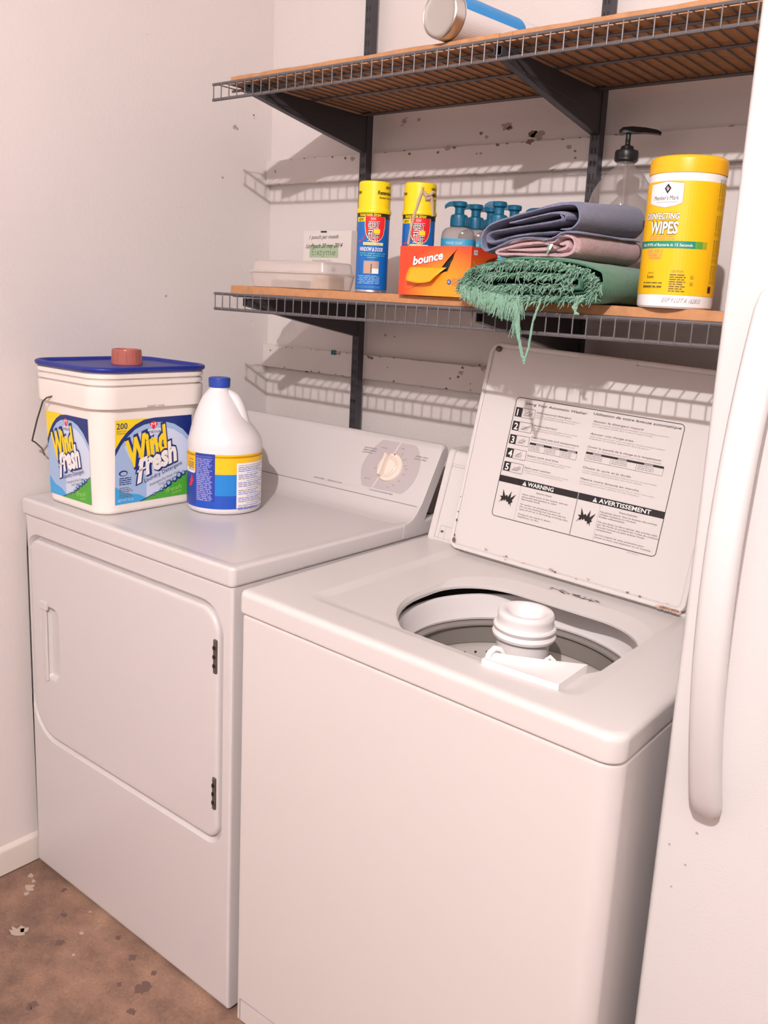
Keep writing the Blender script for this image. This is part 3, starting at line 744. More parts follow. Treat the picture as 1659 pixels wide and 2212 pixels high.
for z in (.80, 1.455): mb.loft([[(.069+.008*math.cos(2*PI*k/12), y, z+.010*math.sin(2*PI*k/12)) for k in range(12)] for y in (.001, -.010)], m_fhandle, True, True, True)
mb.build('door_handle', fr)
mb = MB()
for i, (x, z, r) in enumerate([(.02, .72, .0022), (.03, .66, .002), (.045, .70, .002), (.09, 1.31, .003), (.07, 1.345, .002), (.022, 1.04, .002), (.054, .752, .003)]): blot(mb, x, z, r, lambda a, b: (a, -.0004, b), m_inkl, 700+i)
mb.build('scuff_marks', fr, smooth=False, recalc=False)

# ================================================================= BUCKET OF DETERGENT
m_pail = mat('white_pail_plastic', (.84, .78, .73), .38, sss=.0)
m_blue = mat('navy_print', '152a72', .35); m_lidb = mat('blue_lid_plastic', '1c2b86', .4)
m_sky = mat('sky_print', '9fb9de', .4); m_skyl = mat('pale_sky_print', 'cdd8ee', .4); m_aqua = mat('aqua_print', '3fa0dc', .4)
m_grn = mat('green_print', '4ea535', .4); m_lgrn = mat('light_green_print', '9ed36a', .4)
DX, DY, DZ = .055, -.724, DT-.0028
PH = .011
pail = empty('detergent_pail', (.169, -.61, DZ), 'square white plastic pail of laundry detergent with blue lid on the dryer', 'pail')
BX0, BX1 = .055-.169, .2835-.169; BY0, BY1 = -.724+.61, -.466+.61
def pl(z, d=0, r=.042, zz=None):
    t = z/.30; g = .009*t
    return rr(BX0-g-d, BX1+g+d, BY0-g-d, BY1+g+d, r, z if zz is None else zz, 8)
mb = MB()
prof = [(0, -.012, .03), (.001, -.006, .036), (.004, -.002, .040), (.010, 0, .042), (.218, 0, .042), (.2195, .009, .05), (.222, .011, .052), (.262, .011, .052), (.265, .010, .052), (.267, .003, .046), (.269, .004, .046), (.271, .0095, .05), (.279, .0095, .05), (.281, .004, .046), (.283, .004, .046), (.285, .010, .05), (.293, .010, .05), (.295, .005, .046), (.299, .005, .046)]
prof = [(z+(PH if z > .2 else 0), d, r) for z, d, r in prof]
mb.loft([pl(z, d, r) for z, d, r in prof], m_pail, True, True, True)
mb.build('pail_body', pail, angle=50)
mb = MB()
mb.xf = Matrix.Translation((0, 0, PH))
mb.loft([pl(.2965, .0065, .05), pl(.297, .0125, .054), pl(.300, .0145, .056), pl(.3035, .0150, .056), pl(.3065, .0135, .055), pl(.3080, .0105, .053), pl(.3080, .0075, .05), pl(.3060, .0055, .049), pl(.3015, .003, .047), pl(.3010, -.002, .043)], m_lidb, True, True, True)
mb.build('pail_lid', pail, angle=50)
# bail handle, folded down on the left of the front face
mb = MB(); y = BY0-.0225
mb.tube([(.131-.169, BY0-.017, .244), (.122-.169, y-.004, .240), (.110-.169, y-.006, .231), (.085-.169, y-.006, .19), (.062-.169, y-.004, .150), (.045-.169, y+.002, .135), (.045-.169, y+.010, .130), (.053-.169, y+.020, .117), (.0625-.169, BY0-.001, .102)], .0018, mat('dull_wire', (.10, .085, .075), .5, metal=.6), 8)
mb.build('wire_bail', pail)
def windfresh(ik, w, h, full):
    """w x h detergent label, origin at lower left"""
    q = lambda pts: [(u*w, v*h) for u, v in pts]
    ik.rect(0, 0, w, h, m_skyl, 1)
    ik.band([0, .08*w, .2*w, .4*w], [0, 0, 0, 0], [.72*h, .75*h, .5*h, .3*h], m_sky, 2)
    ik.poly(q([(0, 0), (.45, 0), (.30, .09), (.12, .13), (0, .22)]), m_aqua, 3)
    # inner arc: pale field, sky rim, navy rim, yellow corner
    A_ = [(0, .62), (.06, .73), (.13, .82), (.22, .905), (.32, .965), (.40, .99)]
    ik.poly(q([(0, .60)]+A_[0:]+[(.40, 1), (0, 1)]), m_yel, 3) if not full else ik.poly(q(A_+[(.40, 1), (0, 1)]), m_yel, 3)
    C1 = [(0, .58), (.07, .70), (.15, .795), (.25, .88), (.36, .925), (.50, .945), (.64, .94), (.76, .905), (.88, .83), (1, .70)]
    C0 = [(0, .66), (.06, .77), (.13, .86), (.22, .935), (.32, .985), (.42, 1), (.60, 1), (.80, 1), (.90, 1), (1, 1)]
    ik.band([c[0]*w for c in C1], [c[1]*h for c in C1], [C0[i][1]*h if True else 0 for i in range(len(C1))], m_blue, 4)
    ik.band([c[0]*w for c in C1], [(c[1]-.07)*h for c in C1], [c[1]*h for c in C1], m_sky, 3)
    ik.poly(q([(.43, .925), (.485, .965), (.54, .925), (.485, .855)]), m_red, 6); ik.text('M', .452*w, .895*h, .05*h, m_white, 7, w=.06*w)
    ik.text('HOMEWASH', .34*w, .815*h, .030*h, m_inkl if False else m_ink, 6, w=.30*w)
    s = .30
    for off, m, k in ((.115, m_blue, 8), (.045, m_yel, 10)): ik.text('Wind', .205*w, .44*h, .31*h, m, k, w=(.56 if k == 8 else .54)*w, off=off, sh=s, rot=.30)
    for off, m, k in ((.105, m_blue, 11), (.045, m_white, 12)): ik.text('resh', .385*w, .325*h, .25*h, m, k, w=(.47 if k == 11 else .455)*w, off=off, sh=s, rot=.30)
    for d_, m, k in ((.016, m_blue, 9), (.0, m_white, 13)):
        ik.poly(q([(.270-d_, .215-d_*1.2), (.325+d_, .235-d_*.6), (.352+d_, .48), (.395+d_, .50), (.41+d_, .555+d_), (.300-d_, .515+d_), (.285-d_, .44), (.300-d_, .44)]), m, k)
        ik.poly(q([(.265-d_, .355-d_), (.375+d_, .395-d_), (.385+d_, .425+d_), (.275-d_, .385+d_)]), m, k)
    ik.text('Laundry Detergent', .37*w, .225*h, .050*h, m_blue, 14, w=.53*w, rot=.30)
    ik.text('Detergent for Fresh Clean', .44*w, .175*h, .028*h, m_ink, 14, w=.42*w, rot=.28); ik.text('Deep Cleaning', .56*w, .165*h, .026*h, m_ink, 14, w=.2*w, rot=.28)
    G = [(.32, 0), (.48, .06), (.60, .10), (.72, .18), (.84, .24), (1, .33)]
    ik.band([g[0]*w for g in G], [0]*6, [g[1]*h for g in G], m_grn, 5)
    for i in range(len(G)-1): ik.line(G[i][0]*w, G[i][1]*h, G[i+1][0]*w, G[i+1][1]*h, .010*w, m_blue, 6)
    for u, v, r in ((.50, .065, .018), (.60, .105, .024), (.655, .14, .030), (.70, .17, .038), (.78, .21, .034), (.84, .25, .04), (.90, .275, .03)):
        ik.ell(u*w, v*h, r*w, r*w, m_blue, 7); ik.ell(u*w-r*w*.15, v*h+r*w*.2, r*w*.62, r*w*.62, m_sky, 8)
    ik.text('fresh', .66*w, .055*h, .060*h, m_lgrn, 7, w=.22*w, sh=.3, rot=.15); ik.text('scent', .74*w, .025*h, .035*h, m_lgrn, 7, w=.14*w, sh=.3, rot=.15)
    if full:
        ik.text('200', .015*w, .895*h, .070*h, m_blue, 6, w=.135*w, off=.01)
        ik.text('MEDIUM LOADS', .015*w, .86*h, .018*h, m_ink, 6, w=.12*w); ik.text('200 cargas medianas', .015*w, .835*h, .018*h, m_ink, 6, w=.12*w)
        ik.ell(.10*w, .37*h, .055*w, .034*h, m_blue, 6); ik.ell(.105*w, .365*h, .042*w, .022*h, m_skyl, 7); ik.text('H2O', .055*w, .350*h, .030*h, m_blue, 8, w=.09*w)
        for i in range(4): ik.greek(.05*w, (.305-.024*i)*h, .15*w, .016*h, m_blue, 6, i)
        for i in range(6): ik.greek(.05*w, (.19-.022*i)*h, (.12+.03*(i % 3))*w, .013*h, m_ink, 6, i+9)
        ik.text('NET WT 29 LB', .03*w, .03*h, .03*h, m_skyl, 6, w=.2*w)
mb = MB(); ik = Ink(mb, lambda u, v, k: (BX1+.009*((.023+v)/.30)+k+.0004, -.6935+.61+u, .023+v), step=.00018)
windfresh(ik, .198, .184, True); mb.build('side_label', pail, smooth=False, recalc=False)
mb = MB(); ik = Ink(mb, lambda u, v, k: (.084-.169+u, BY0-.009*((.021+v)/.30)-k-.0004, .021+v), step=.00018)
windfresh(ik, .163, .186, False); mb.build('front_label', pail, smooth=False, recalc=False)
mb = MB(); ik = Ink(mb, lambda u, v, k: (BX1+.009*.8+.0115+k, u, v)); ik.text('20307 17:02', -.012, .232, .0045, m_ink, 1, w=.045)
mb.build('date_stamp', pail, smooth=False, recalc=False)
# measuring cup
m_cup = mat('translucent_red_plastic', (.62, .20, .16), .25, trans=.35, ior=1.3)
mb = MB()
n = 20; cl = []
for r, z in ((.0335, 0), (.0335, .003), (.0315, .030), (.0300, .0335), (.026, .0335), (.0255, .031), (.024, .030)):
    cl.append([((r+(.0008 if i % 2 else 0))*math.cos(2*PI*i/n), (r+(.0008 if i % 2 else 0))*math.sin(2*PI*i/n), z) for i in range(n)])
mb.loft(cl, m_cup, True, True, True)
for i in range(10):
    a = 2*PI*i/10; mb.tube([(.0337*math.cos(a), .0337*math.sin(a), .004), (.0318*math.cos(a), .0318*math.sin(a), .028)], .0012, m_cup, 6)
o = mb.build('measuring_cup'); o.location = (.160, -.575, DZ+.3012+PH)
tag(o, 'small translucent red measuring cup upside down on the blue pail lid', 'cup')

# ================================================================= BLEACH JUG
m_jug = mat('white_jug_plastic', (.80, .77, .79), .35)
m_cap = mat('blue_cap_plastic', '2546a4', .4)
m_jy = mat('jug_yellow', 'f7c21c', .4); m_jb = mat('jug_blue', '1c4fb6', .4); m_jc = mat('jug_cyan_blue', '1f80cf', .4); m_jp = mat('jug_violet', '8f92d0', .5); m_jd = mat('jug_deep_blue', '263f9d', .4)
jx, jy = .369, -.463
jug = empty('bleach_jug', (jx, jy, DZ), 'white bleach jug with blue cap beside the detergent pail', 'jug')
H_ = Vector((.81, .586, 0))
mb = MB(); nj = 48
def circ(r, z, c, sq=1.): return [(H_.x*c+r*math.cos(2*PI*i/nj), H_.y*c+r*math.sin(2*PI*i/nj), z) for i in range(nj)]
J = [(.060, .002, 0), (.072, .0, 0), (.079, .003, 0), (.0825, .010, 0), (.083, .016, 0), (.083, .150, 0), (.0822, .158, 0), (.0795, .167, 0), (.0755, .177, -.002), (.0700, .188, -.005), (.0625, .201, -.009), (.0555, .214, -.0120), (.0490, .228, -.0135), (.0425, .241, -.0145), (.0355, .254, -.0150), (.0280, .265, -.0145), (.0215, .2725, -.014), (.0205, .282, -.014)]
mb.loft([circ(r, z, c) for r, z, c in J], m_jug, True, True, True)
hp = [(-.004, .262), (.008, .259), (.020, .252), (.029, .238), (.0355, .219), (.0400, .200), (.0435, .182), (.046, .165), (.043, .150)]
# smooth tube along the handle
def cr_(P, s=4):
    out = []
    for i in range(len(P)-1):
        p0, p1, p2, p3 = P[max(i-1, 0)], P[i], P[i+1], P[min(i+2, len(P)-1)]
        for k in range(s):
            t = k/s; out.append(tuple(.5*((2*b)+(-a+c)*t+(2*a-5*b+4*c-d)*t*t+(-a+3*b-3*c+d)*t**3) for a, b, c, d in zip(p0, p1, p2, p3)))
    out.append(tuple(P[-1])); return out
hq = cr_(hp)
mb.tube([H_*(r)+Vector((0, 0, z)) for r, z in hq], [.0125+.005*(i/len(hq))**2 for i in range(len(hq))], m_jug, 18, rx=1.15)
mb.build('jug_body', jug, angle=60)
mb = MB(); mb.xf = Matrix.Translation((-.0113, -.0082, 0))
cp = [(.0225, .2755), (.0235, .2765), (.0235, .2945), (.0225, .2965), (.0195, .2975)]
n = 60
mb.loft([[((r+(.0006 if i % 2 and .277 < z < .295 else 0))*math.cos(2*PI*i/n), (r+(.0006 if i % 2 and .277 < z < .295 else 0))*math.sin(2*PI*i/n), z) for i in range(n)] for r, z in cp], m_cap, True, True, True)
mb.build('cap', jug)
fa = math.atan2(-1.7675-jy, 1.9189-jx)
def cylf(rad, a0, z0=0):
    return lambda u, v, k: ((rad+k+.0003)*math.cos(a0+u/rad), (rad+k+.0003)*math.sin(a0+u/rad), z0+v)
mb = MB(); ik = Ink(mb, cylf(.0832, fa), du=.006)
ik.rect(-.13, .015, .13, .0925, m_jb, 1); ik.rect(-.13, .0925, .13, .133, m_jy, 1); ik.rect(-.13, .1285, .13, .1365, m_jy, 1)
ik.rect(-.021, .045, .026, .0925, m_jc, 2); ik.rect(-.021, .025, .026, .045, m_jb, 2)
ik.rect(-.13, .020, -.071, .090, m_jd, 2); ik.rect(-.12, .090, -.074, .1, m_white, 2)
ik.poly([(-.110, .085), (-.083, .085), (-.078, .073), (-.086, .060), (-.098, .057), (-.090, .070)], m_red, 3); ik.poly([(-.112, .090), (-.088, .092), (-.084, .078), (-.112, .070)], m_white, 2)
ik.rect(-.071, .031, -.021, .137, m_jd, 3)
for i in range(12):
    ik.greek(-.068, .1235-.0052*i*.8-.0, .040-.003*(i % 3), .0042, m_jp, 4, i)
for i in range(13): ik.greek(-.067, .082-.0042*i, .036+.004*((i*7) % 3)/2, .0046, m_jp, 4, i+50)
ik.text('PRECAUTIONARY', -.069, .1285, .0032, m_jp, 4, w=.042); ik.text('FIRST AID', -.067, .087, .003, m_jp, 4, w=.030)
ik.text('CLEANS', -.098, .118, .004, m_ink, 3, w=.02)
for i in range(5): ik.greek(-.098, .112-.004*i, .022, .003, m_ink, 3, 90+i)
ik.rect(.026, .0165, .112, .118, m_white, 3)
for i in range(6):
    v = .112-.0172*i; ik.rect(.050 if i else .03, v, .11, v+.0009, m_jc, 4)
    for j in range(3): ik.greek(.030, v-.0050-.0040*j, .070-.01*(j % 2)-.012*(i % 2), .0034, m_jp if (i+j) % 3 else m_inkl, 4, i*5+j)
mb.build('wrap_label', jug, smooth=False, recalc=False)

# ================================================================= LOWER SHELF ITEMS
# food container
m_tub = clear_mat('cloudy_plastic', 'e6dcd6', .36, .25)
tx0, tx1, ty0, ty1 = .300, .552, -.352, -.232
tub = empty('plastic_box', ((tx0+tx1)/2, (ty0+ty1)/2, top1(.42)), 'cloudy see-through plastic box at the left end of the lower shelf', 'plastic box')
hxw, hyw = (tx1-tx0)/2, (ty1-ty0)/2
mb = MB()
def tl(d, z, r=.022): return rr(-hxw+d, hxw-d, -hyw+d, hyw-d, r, z, 6)
mb.loft([tl(.012, 0, .018), tl(.009, .002, .02), tl(.004, .028), tl(.003, .033)], m_tub, True, True, False)
mb.build('box_base', tub)
mb = MB()
mb.loft([tl(.004, .0335), tl(-.001, .034, .024), tl(-.001, .037, .024), tl(.006, .0385), tl(.009, .058), tl(.012, .0605), tl(.024, .0612, .016)], m_tub, True, False, True)
mb.build('box_lid', tub)
mb = MB(); rrbox(mb, -.010, .045, -.030, .030, 0, .030, .012, .006, mat('cream_soap', 'd9bfa0', .5), fb=.003)
o = mb.build('soap_bar'); o.location = (.492, -.292, top1(.47)+.0015); tag(o, 'cream coloured block inside the cloudy plastic box', 'soap')
mb = MB(); rrbox(mb, -.045, .045, -.022, .022, 0, .018, .005, .002, mat('pale_blue_paper', 'b9b3b6', .6), fb=.002)
o = mb.build('folded_packet'); o.location = (.392, -.292, top1(.4)+.0015); tag(o, 'flat pale grey packet inside the cloudy plastic box', 'packet')
# paper box with handwriting
bx = empty('paper_box', (.307, -.070, top1(.3)), 'white paper box with black handwriting standing against the wall', 'box')
mb = MB(); rrbox(mb, -.083, .083, -.020, .035, 0, .1475, .0012, .0008, mat('white_card', (.74, .69, .66), .6), fb=.0005); mb.build('carton', bx)
mb = MB(); ik = Ink(mb, lambda u, v, k: (-.083+u, -.0203-k, v))
m_pg = mat('pale_green_print', 'a9bf9f', .5)
ik.rect(.024, .082, .124, .113, m_pg, 1); ik.text('Enzyme', .032, .088, .0165, m_black, 2, w=.083, off=-.01); ik.text('Enzyme', .0325, .0885, .0165, m_pg, 3, w=.083, off=-.025)
ik.text('Natural Enzyme Mix', .036, .073, .004, m_inkl, 2, w=.065)
ik.text('1 pouch per month', .022, .127, .010, m_black, 4, w=.102, sh=.5, off=-.008, rot=.02)
ik.text('1st Pouch 20 may 2014', .010, .104, .011, m_black, 5, w=.130, sh=.6, off=-.004, rot=.03)
ik.rect(.062, .143, .083, .1468, m_black, 2); ik.rect(.105, .048, .112, .058, m_ink, 2); ik.rect(.112, .050, .119, .054, m_ink, 2)
mb.build('printing', bx, smooth=False, recalc=False)

# foam sealant cans
m_cb = mat('can_blue', '1566b8', .35); m_cy = mat('cap_yellow', 'ecd01a', .4); m_cw = mat('can_rim_tin', (.55, .55, .58), .3, metal=.9)
m_olive = mat('label_black_olive', '2a2618', .4); m_pill = mat('pale_yellow_print', 'e8e29a', .5); m_ctq = mat('turquoise_print', '3f9fb0', .5); m_clb = mat('light_blue_print', '6fa8e0', .5); m_skin = mat('picture_print', 'c09a88', .5)
def foam_can(x, y, label, drip=False):
    R = .0333; z = top1(x); a0 = math.atan2(-1.7675-y, 1.9189-x)
    root = empty('spray_can', (x, y, z), label, 'spray can', 'blue and yellow foam sealant cans')
    mb = MB(); mb.lathe([(.029, .001), (.032, 0), (.0335, .0015), (.0335, .004), (.0325, .006), (R, .008), (R, .158), (.031, .163)], m_cb, n=40, mats=[m_cw]*4+[m_cb]*4); mb.build('can_body', root)
    mb = MB(); mb.lathe([(.0352, .159), (.0358, .161), (.0358, .165), (.0345, .1675), (.0333, .170), (.0330, .217), (.0322, .2205), (.0302, .2222), (.0, .2222)], m_cy, n=40, cap1=False); cap = mb.build('cap', root)
    mb = MB(); ik = Ink(mb, cylf(R, a0), du=.004)
    def XU(cx): return R*math.asin(max(-.98, min(.98, (cx-318)/176)))
    def VV(cy): return (1300-cy)*1.888e-4
    ik.rect(-.075, VV(510), .075, VV(442), m_olive, 1); ik.text('Restartable Straw', XU(172), VV(492), .0072, m_cy, 2, w=.048, off=.02, sh=.3)
    ik.rect(XU(150), VV(550), XU(250), VV(502), m_cy, 2); ik.text('NEW!', XU(165), VV(542), .0055, m_black, 3, w=.014, off=.02)
    # shield
    n = 14
    for dd, m, k in ((.0012, m_pill, 3), (0, m_red, 4)):
        us, lo_, hi_ = [], [], []
        for i in range(n+1):
            t = -1+2*i/n; us.append((XU(225)+XU(440))/2+t*(.0205+dd)); lo_.append(VV(755)-dd+.030*(1-math.sqrt(max(0, 1-t*t)))); hi_.append(VV(492))
        ik.band(us, lo_, hi_, m, k)
    ik.text('DOW', XU(290), VV(530), .0045, m_white, 5, w=.010)
    for m, k, o_ in ((m_white, 5, .06), (m_black, 6, .0)):
        ik.text('GREAT', XU(258), VV(618), .0125, m, k, w=.024, off=o_+.01, rot=.02); ik.text('STUFF', XU(258), VV(742), .0180, m, k, w=.024, off=o_+.01)
    ik.rect(XU(325), VV(668), XU(388), VV(625), m_cy, 7)
    ik.rect(XU(218), VV(795), XU(425), VV(765), m_pill, 5); ik.text('INSULATING FOAM', XU(228), VV(788), .0028, m_ink, 6, w=.033)
    ik.poly([(XU(165), VV(760)), (XU(240), VV(690)), (XU(235), VV(720)), (XU(180), VV(770))], m_red, 3)
    ik.text('WINDOW & DOOR', XU(185), VV(858), .0080, m_white, 3, w=.050, off=.02, sh=.3)
    for i, (a, b) in enumerate(((185, 455), (190, 455), (260, 375))): ik.greek(XU(a), VV(888+22*i), XU(b)-XU(a), .0042, m_ctq, 3, i)
    ik.rect(XU(232), VV(1095), XU(390), VV(962), m_skin, 3); ik.rect(XU(305), VV(1090), XU(318), VV(990), m_hinge, 4); ik.rect(XU(320), VV(1095), XU(390), VV(1040), m_white, 4); ik.frame(XU(232), VV(1095), XU(390), VV(962), .0008, m_clb, 5)
    for i in range(5): ik.greek(XU(175+(i % 2)*15), VV(1128+19*i), .048-.004*(i % 2), .0036, m_clb, 3, i+20)
    ik.text('NET WT 12 OZ (340g) POLYURETHANE', XU(158), VV(1250), .0042, m_clb, 3, w=.056)
    mb.build('can_label', root, smooth=False, recalc=False)
    mb = MB(); ik = Ink(mb, cylf(.0336, a0), du=.004)
    ik.text('Restartable', .006, .196, .0072, m_black, 2, w=.036, off=.02, sh=.15); ik.text('Restart Straw', .010, .188, .004, m_black, 2, w=.03, off=.01); ik.text('NEW!', .024, .208, .0050, m_black, 2, w=.014, off=.02)
    ik.text('Straw', -.048, .197, .0072, m_black, 2, w=.018, off=.02)
    mb.build('cap_print', cap, smooth=False, recalc=False)
    if drip:
        mfo = mat('dried_foam', 'b9a38c', .8, bump=(200, .6))
        mb = MB(); f = cylf(.0345, a0)
        for path, r in (([(.004, .212), (.002, .200), (-.002, .188), (-.006, .172), (-.010, .158), (-.014, .140), (-.018, .120), (-.020, .100)], .0035), ([(.006, .204), (.012, .196), (.020, .198), (.028, .205)], .005), ([(.022, .196), (.026, .186), (.029, .172), (.030, .158)], .0045), ([(.010, .190), (.018, .191), (.024, .194)], .004)):
            mb.tube([f(u, v, 0) for u, v in path], [r*(.7+.4*random.random()) for _ in path], mfo, 8)
        mb.build('foam_drips', root)
    return root
foam_can(.657, -.316, 'blue and yellow spray can standing clear, left of the orange box')
foam_can(.742, -.272, 'blue and yellow spray can with dried foam drips, behind the orange box', True)

# orange dryer sheet box
m_ob = bpy.data.materials.new('orange_card'); m_ob.use_nodes = True
nt = m_ob.node_tree; b = nt.nodes['Principled BSDF']; b.inputs['Roughness'].default_value = .45
tc = nt.nodes.new('ShaderNodeTexCoord'); gr = nt.nodes.new('ShaderNodeTexGradient'); gr.gradient_type = 'SPHERICAL'; mp = nt.nodes.new('ShaderNodeMapping')
mp.inputs['Location'].default_value = (-.25, 0, -.15); mp.inputs['Scale'].default_value = (8.5, 2, 11)
rp = nt.nodes.new('ShaderNodeValToRGB'); rp.color_ramp.elements[0].color = (*hx('e8431f'), 1); rp.color_ramp.elements[1].color = (*hx('fb9a1c'), 1); rp.color_ramp.elements[0].position = .12; rp.color_ramp.elements[1].position = .75
nt.links.new(tc.outputs['Object'], mp.inputs[0]); nt.links.new(mp.outputs[0], gr.inputs[0]); nt.links.new(gr.outputs['Fac'], rp.inputs[0]); nt.links.new(rp.outputs[0], b.inputs['Base Color'])
ob = empty('dryer_sheet_box', (.888, -.362, top1(.89)), 'torn-open orange box of dryer sheets between the spray cans and the towels', 'box')
bw, bd, bh = .083, .043, .0905
mb = MB()
# front panel with a torn opening (pentagon hole) - built as two loops
hole = [(.012, .040), (.026, .045), (.031, .045), (.036, .055), (.039, .062), (.043, .068), (.045, .077), (.050, .084), (.0535, .0885), (.047, .082), (.038, .074), (.030, .066), (.020, .055), (.012, .046), (.006, .038), (.002, .034)]
fl_ = [(-bw, 0), (-bw*.3, 0), (bw*.4, 0), (bw, 0), (bw, .03), (bw, .06), (bw, .08), (bw, bh), (.06, bh), (.03, bh), (0, bh), (-.04, bh), (-bw, bh), (-bw, .06), (-bw, .03), (-bw, .01)]
mb.loft([[(x, -bd, z) for x, z in fl_], [(x, -bd, z) for x, z in [hole[(i+12+2+2) % 16] for i in range(16)]]], m_ob, True)
mb.poly([(-bw, bd, 0), (bw, bd, 0), (bw, bd, bh), (-bw, bd, bh)], m_ob)
mb.poly([(-bw, -bd, 0), (-bw, bd, 0), (-bw, bd, bh), (-bw, -bd, bh)], m_ob); mb.poly([(bw, -bd, 0), (bw, bd, 0), (bw, bd, bh), (bw, -bd, bh)], m_ob)
mb.poly([(-bw, -bd, 0), (bw, -bd, 0), (bw, bd, 0), (-bw, bd, 0)], m_ob); mb.poly([(-bw, -bd, bh), (bw, -bd, bh), (bw, bd, bh), (-bw, bd, bh)], m_ob)
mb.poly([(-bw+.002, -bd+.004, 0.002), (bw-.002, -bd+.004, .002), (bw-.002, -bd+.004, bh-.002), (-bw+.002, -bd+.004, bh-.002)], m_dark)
mb.build('carton', ob, smooth=False, recalc=False)
m_flap = mat('flap_orange_yellow', 'f9a51e', .45)
mb = MB()  # tab of card pushed out of the opening and curling forward
L = []
for i in range(9):
    t = i/8; z = .052-.026*t; y = -bd-.001-.013*math.sin(t*1.5); xl = -.056-.001*t+.002*t*t; xr = .030-.026*t
    L.append([(xl+(xr-xl)*k/8, y+.002*math.sin(PI*k/8), z+.002*math.cos(PI*k/8)*0-.004*math.sin(PI*k/8)*t) for k in range(9)])
mb.loft(L, m_flap, False)
tab = mb.build('torn_flap', ob, recalc=False)
so = tab.modifiers.new('thick', 'SOLIDIFY'); so.thickness = .0007
mb = MB(); ik = Ink(mb, lambda u, v, k: (u, -bd-.0003-k, v), step=.0003)
m_crim = mat('crimson_print', 'b0121c', .4)
for m, k, of in ((m_crim, 1, .07), (m_white, 2, .035)): ik.text('bounce', -.050, .0555, .0150, m, k, w=.072, off=of, sh=.25, rot=.17)
ik.ell(.037, .0265, .0047, .0047, m_jd, 2); ik.text('G', .0345, .0245, .0045, m_white, 3, off=.02)
ik.rect(.043, .020, bw, .0335, mat('orange_band', 'e07a20', .5), 1)
ik2_ = Ink(mb, lambda u, v, k: (bw+.0003+k, u, v))
ik2_.rect(-.036, .076, -.024, .0845, m_white, 1); ik2_.text('34', -.034, .078, .005, m_jd, 2, w=.008)
mb.build('printing', ob, smooth=False, recalc=False)

# liquid soap pump bottles
m_sb = clear_mat('soap_bottle_plastic', 'a89f9f', .35, .12); m_pump = mat('teal_pump_plastic', '075c7c', .38)
m_soap = mat('soap_label_blue', '3a9cc4', .4); m_soapw = mat('soap_label_white', 'd5dfe6', .4)
sb0 = empty('soap_bottle', (0, 0, 0))
def oval(a, bb, z, n=28, p=.75): return [(a*math.copysign(abs(math.cos(2*PI*i/n))**p, math.cos(2*PI*i/n)), bb*math.copysign(abs(math.sin(2*PI*i/n))**p, math.sin(2*PI*i/n)), z) for i in range(n)]
mb = MB(); mb.loft([oval(.026, .015, .001), oval(.031, .019, 0), oval(.0335, .0215, .005), oval(.035, .0225, .06), oval(.035, .0225, .122), oval(.0335, .0215, .132), oval(.028, .019, .1385), oval(.019, .0155, .1415), oval(.0145, .0145, .1425), oval(.0140, .014, .148)], m_sb, True, True, True)
mb.build('bottle_body', sb0)
mb = MB()
mb.loft([[(x*1.006, y*1.02, z) for x, y, _ in oval(.035, .0225, 0)] for z in (.025, .118)], m_soap, True)
ik = Ink(mb, lambda u, v, k: (u, -.0233-k, v), step=.0003)
ik.text('HAND SOAP', -.020, .106, .006, m_soapw, 1, w=.034); ik.poly([(-.022, .080), (-.010, .080), (-.016, .096)], m_soapw, 1); ik.text('sea minerals', -.006, .084, .005, m_soapw, 1, w=.022)
mb.build('label', sb0, smooth=False, recalc=False)
mb = MB()
mb.lathe([(.0160, .142), (.0178, .1435), (.0180, .162), (.0165, .166), (.0120, .1675), (.0098, .169), (.0098, .180), (.0105, .181), (.0145, .1835), (.0150, .190), (.0135, .1925), (.008, .1935)], m_pump, n=24)
for i in range(12):
    a = 2*PI*i/12; mb.tube([(.0180*math.cos(a), .0180*math.sin(a), .145), (.0181*math.cos(a), .0181*math.sin(a), .160)], .0009, m_pump, 5)
mb.loft([[(x, wy*q, z+dz*r) for q, r in ((-1, -1), (1, -1), (1, 1), (-1, 1))] for x, wy, z, dz in ((.004, .007, .188, .0050), (-.014, .006, .1885, .0048), (-.022, .005, .1875, .0042), (-.028, .0044, .1845, .0036), (-.031, .004, .1815, .0028))], m_pump, True, True, True)
mb.build('pump', sb0)
def copy_tree(o, parent=None):
    c = o.copy(); col.objects.link(c); c.parent = parent
    for ch in list(o.children):
        copy_tree(ch, c)
    return c
soaps = [(.800, -.212, 25, 'teal pump soap bottle right behind the orange dryer sheet box, leftmost of its cluster'),
         (.803, -.157, 25, 'teal pump soap bottle second from the left in the cluster behind the towels'),
         (.806, -.103, 25, 'teal pump soap bottle third from left, its head partly hidden behind the fourth'),
         (.886, -.195, 30, 'teal pump soap bottle fourth from left, standing in front of the third one'),
         (.881, -.130, 28, 'teal pump soap bottle fifth from left, half hidden behind the blue-grey towel'),
         (.907, -.072, 14, 'teal pump soap bottle rightmost, only its pump head above the towels')]
for i, (x, y, rz, lab) in enumerate(soaps):
    o = sb0 if i == 0 else copy_tree(sb0)
    o.location = (x, y, top1(x)); o.rotation_euler = (0, 0, math.radians(rz))
    tag(o, lab, 'soap bottle', 'teal pump hand soap bottles')

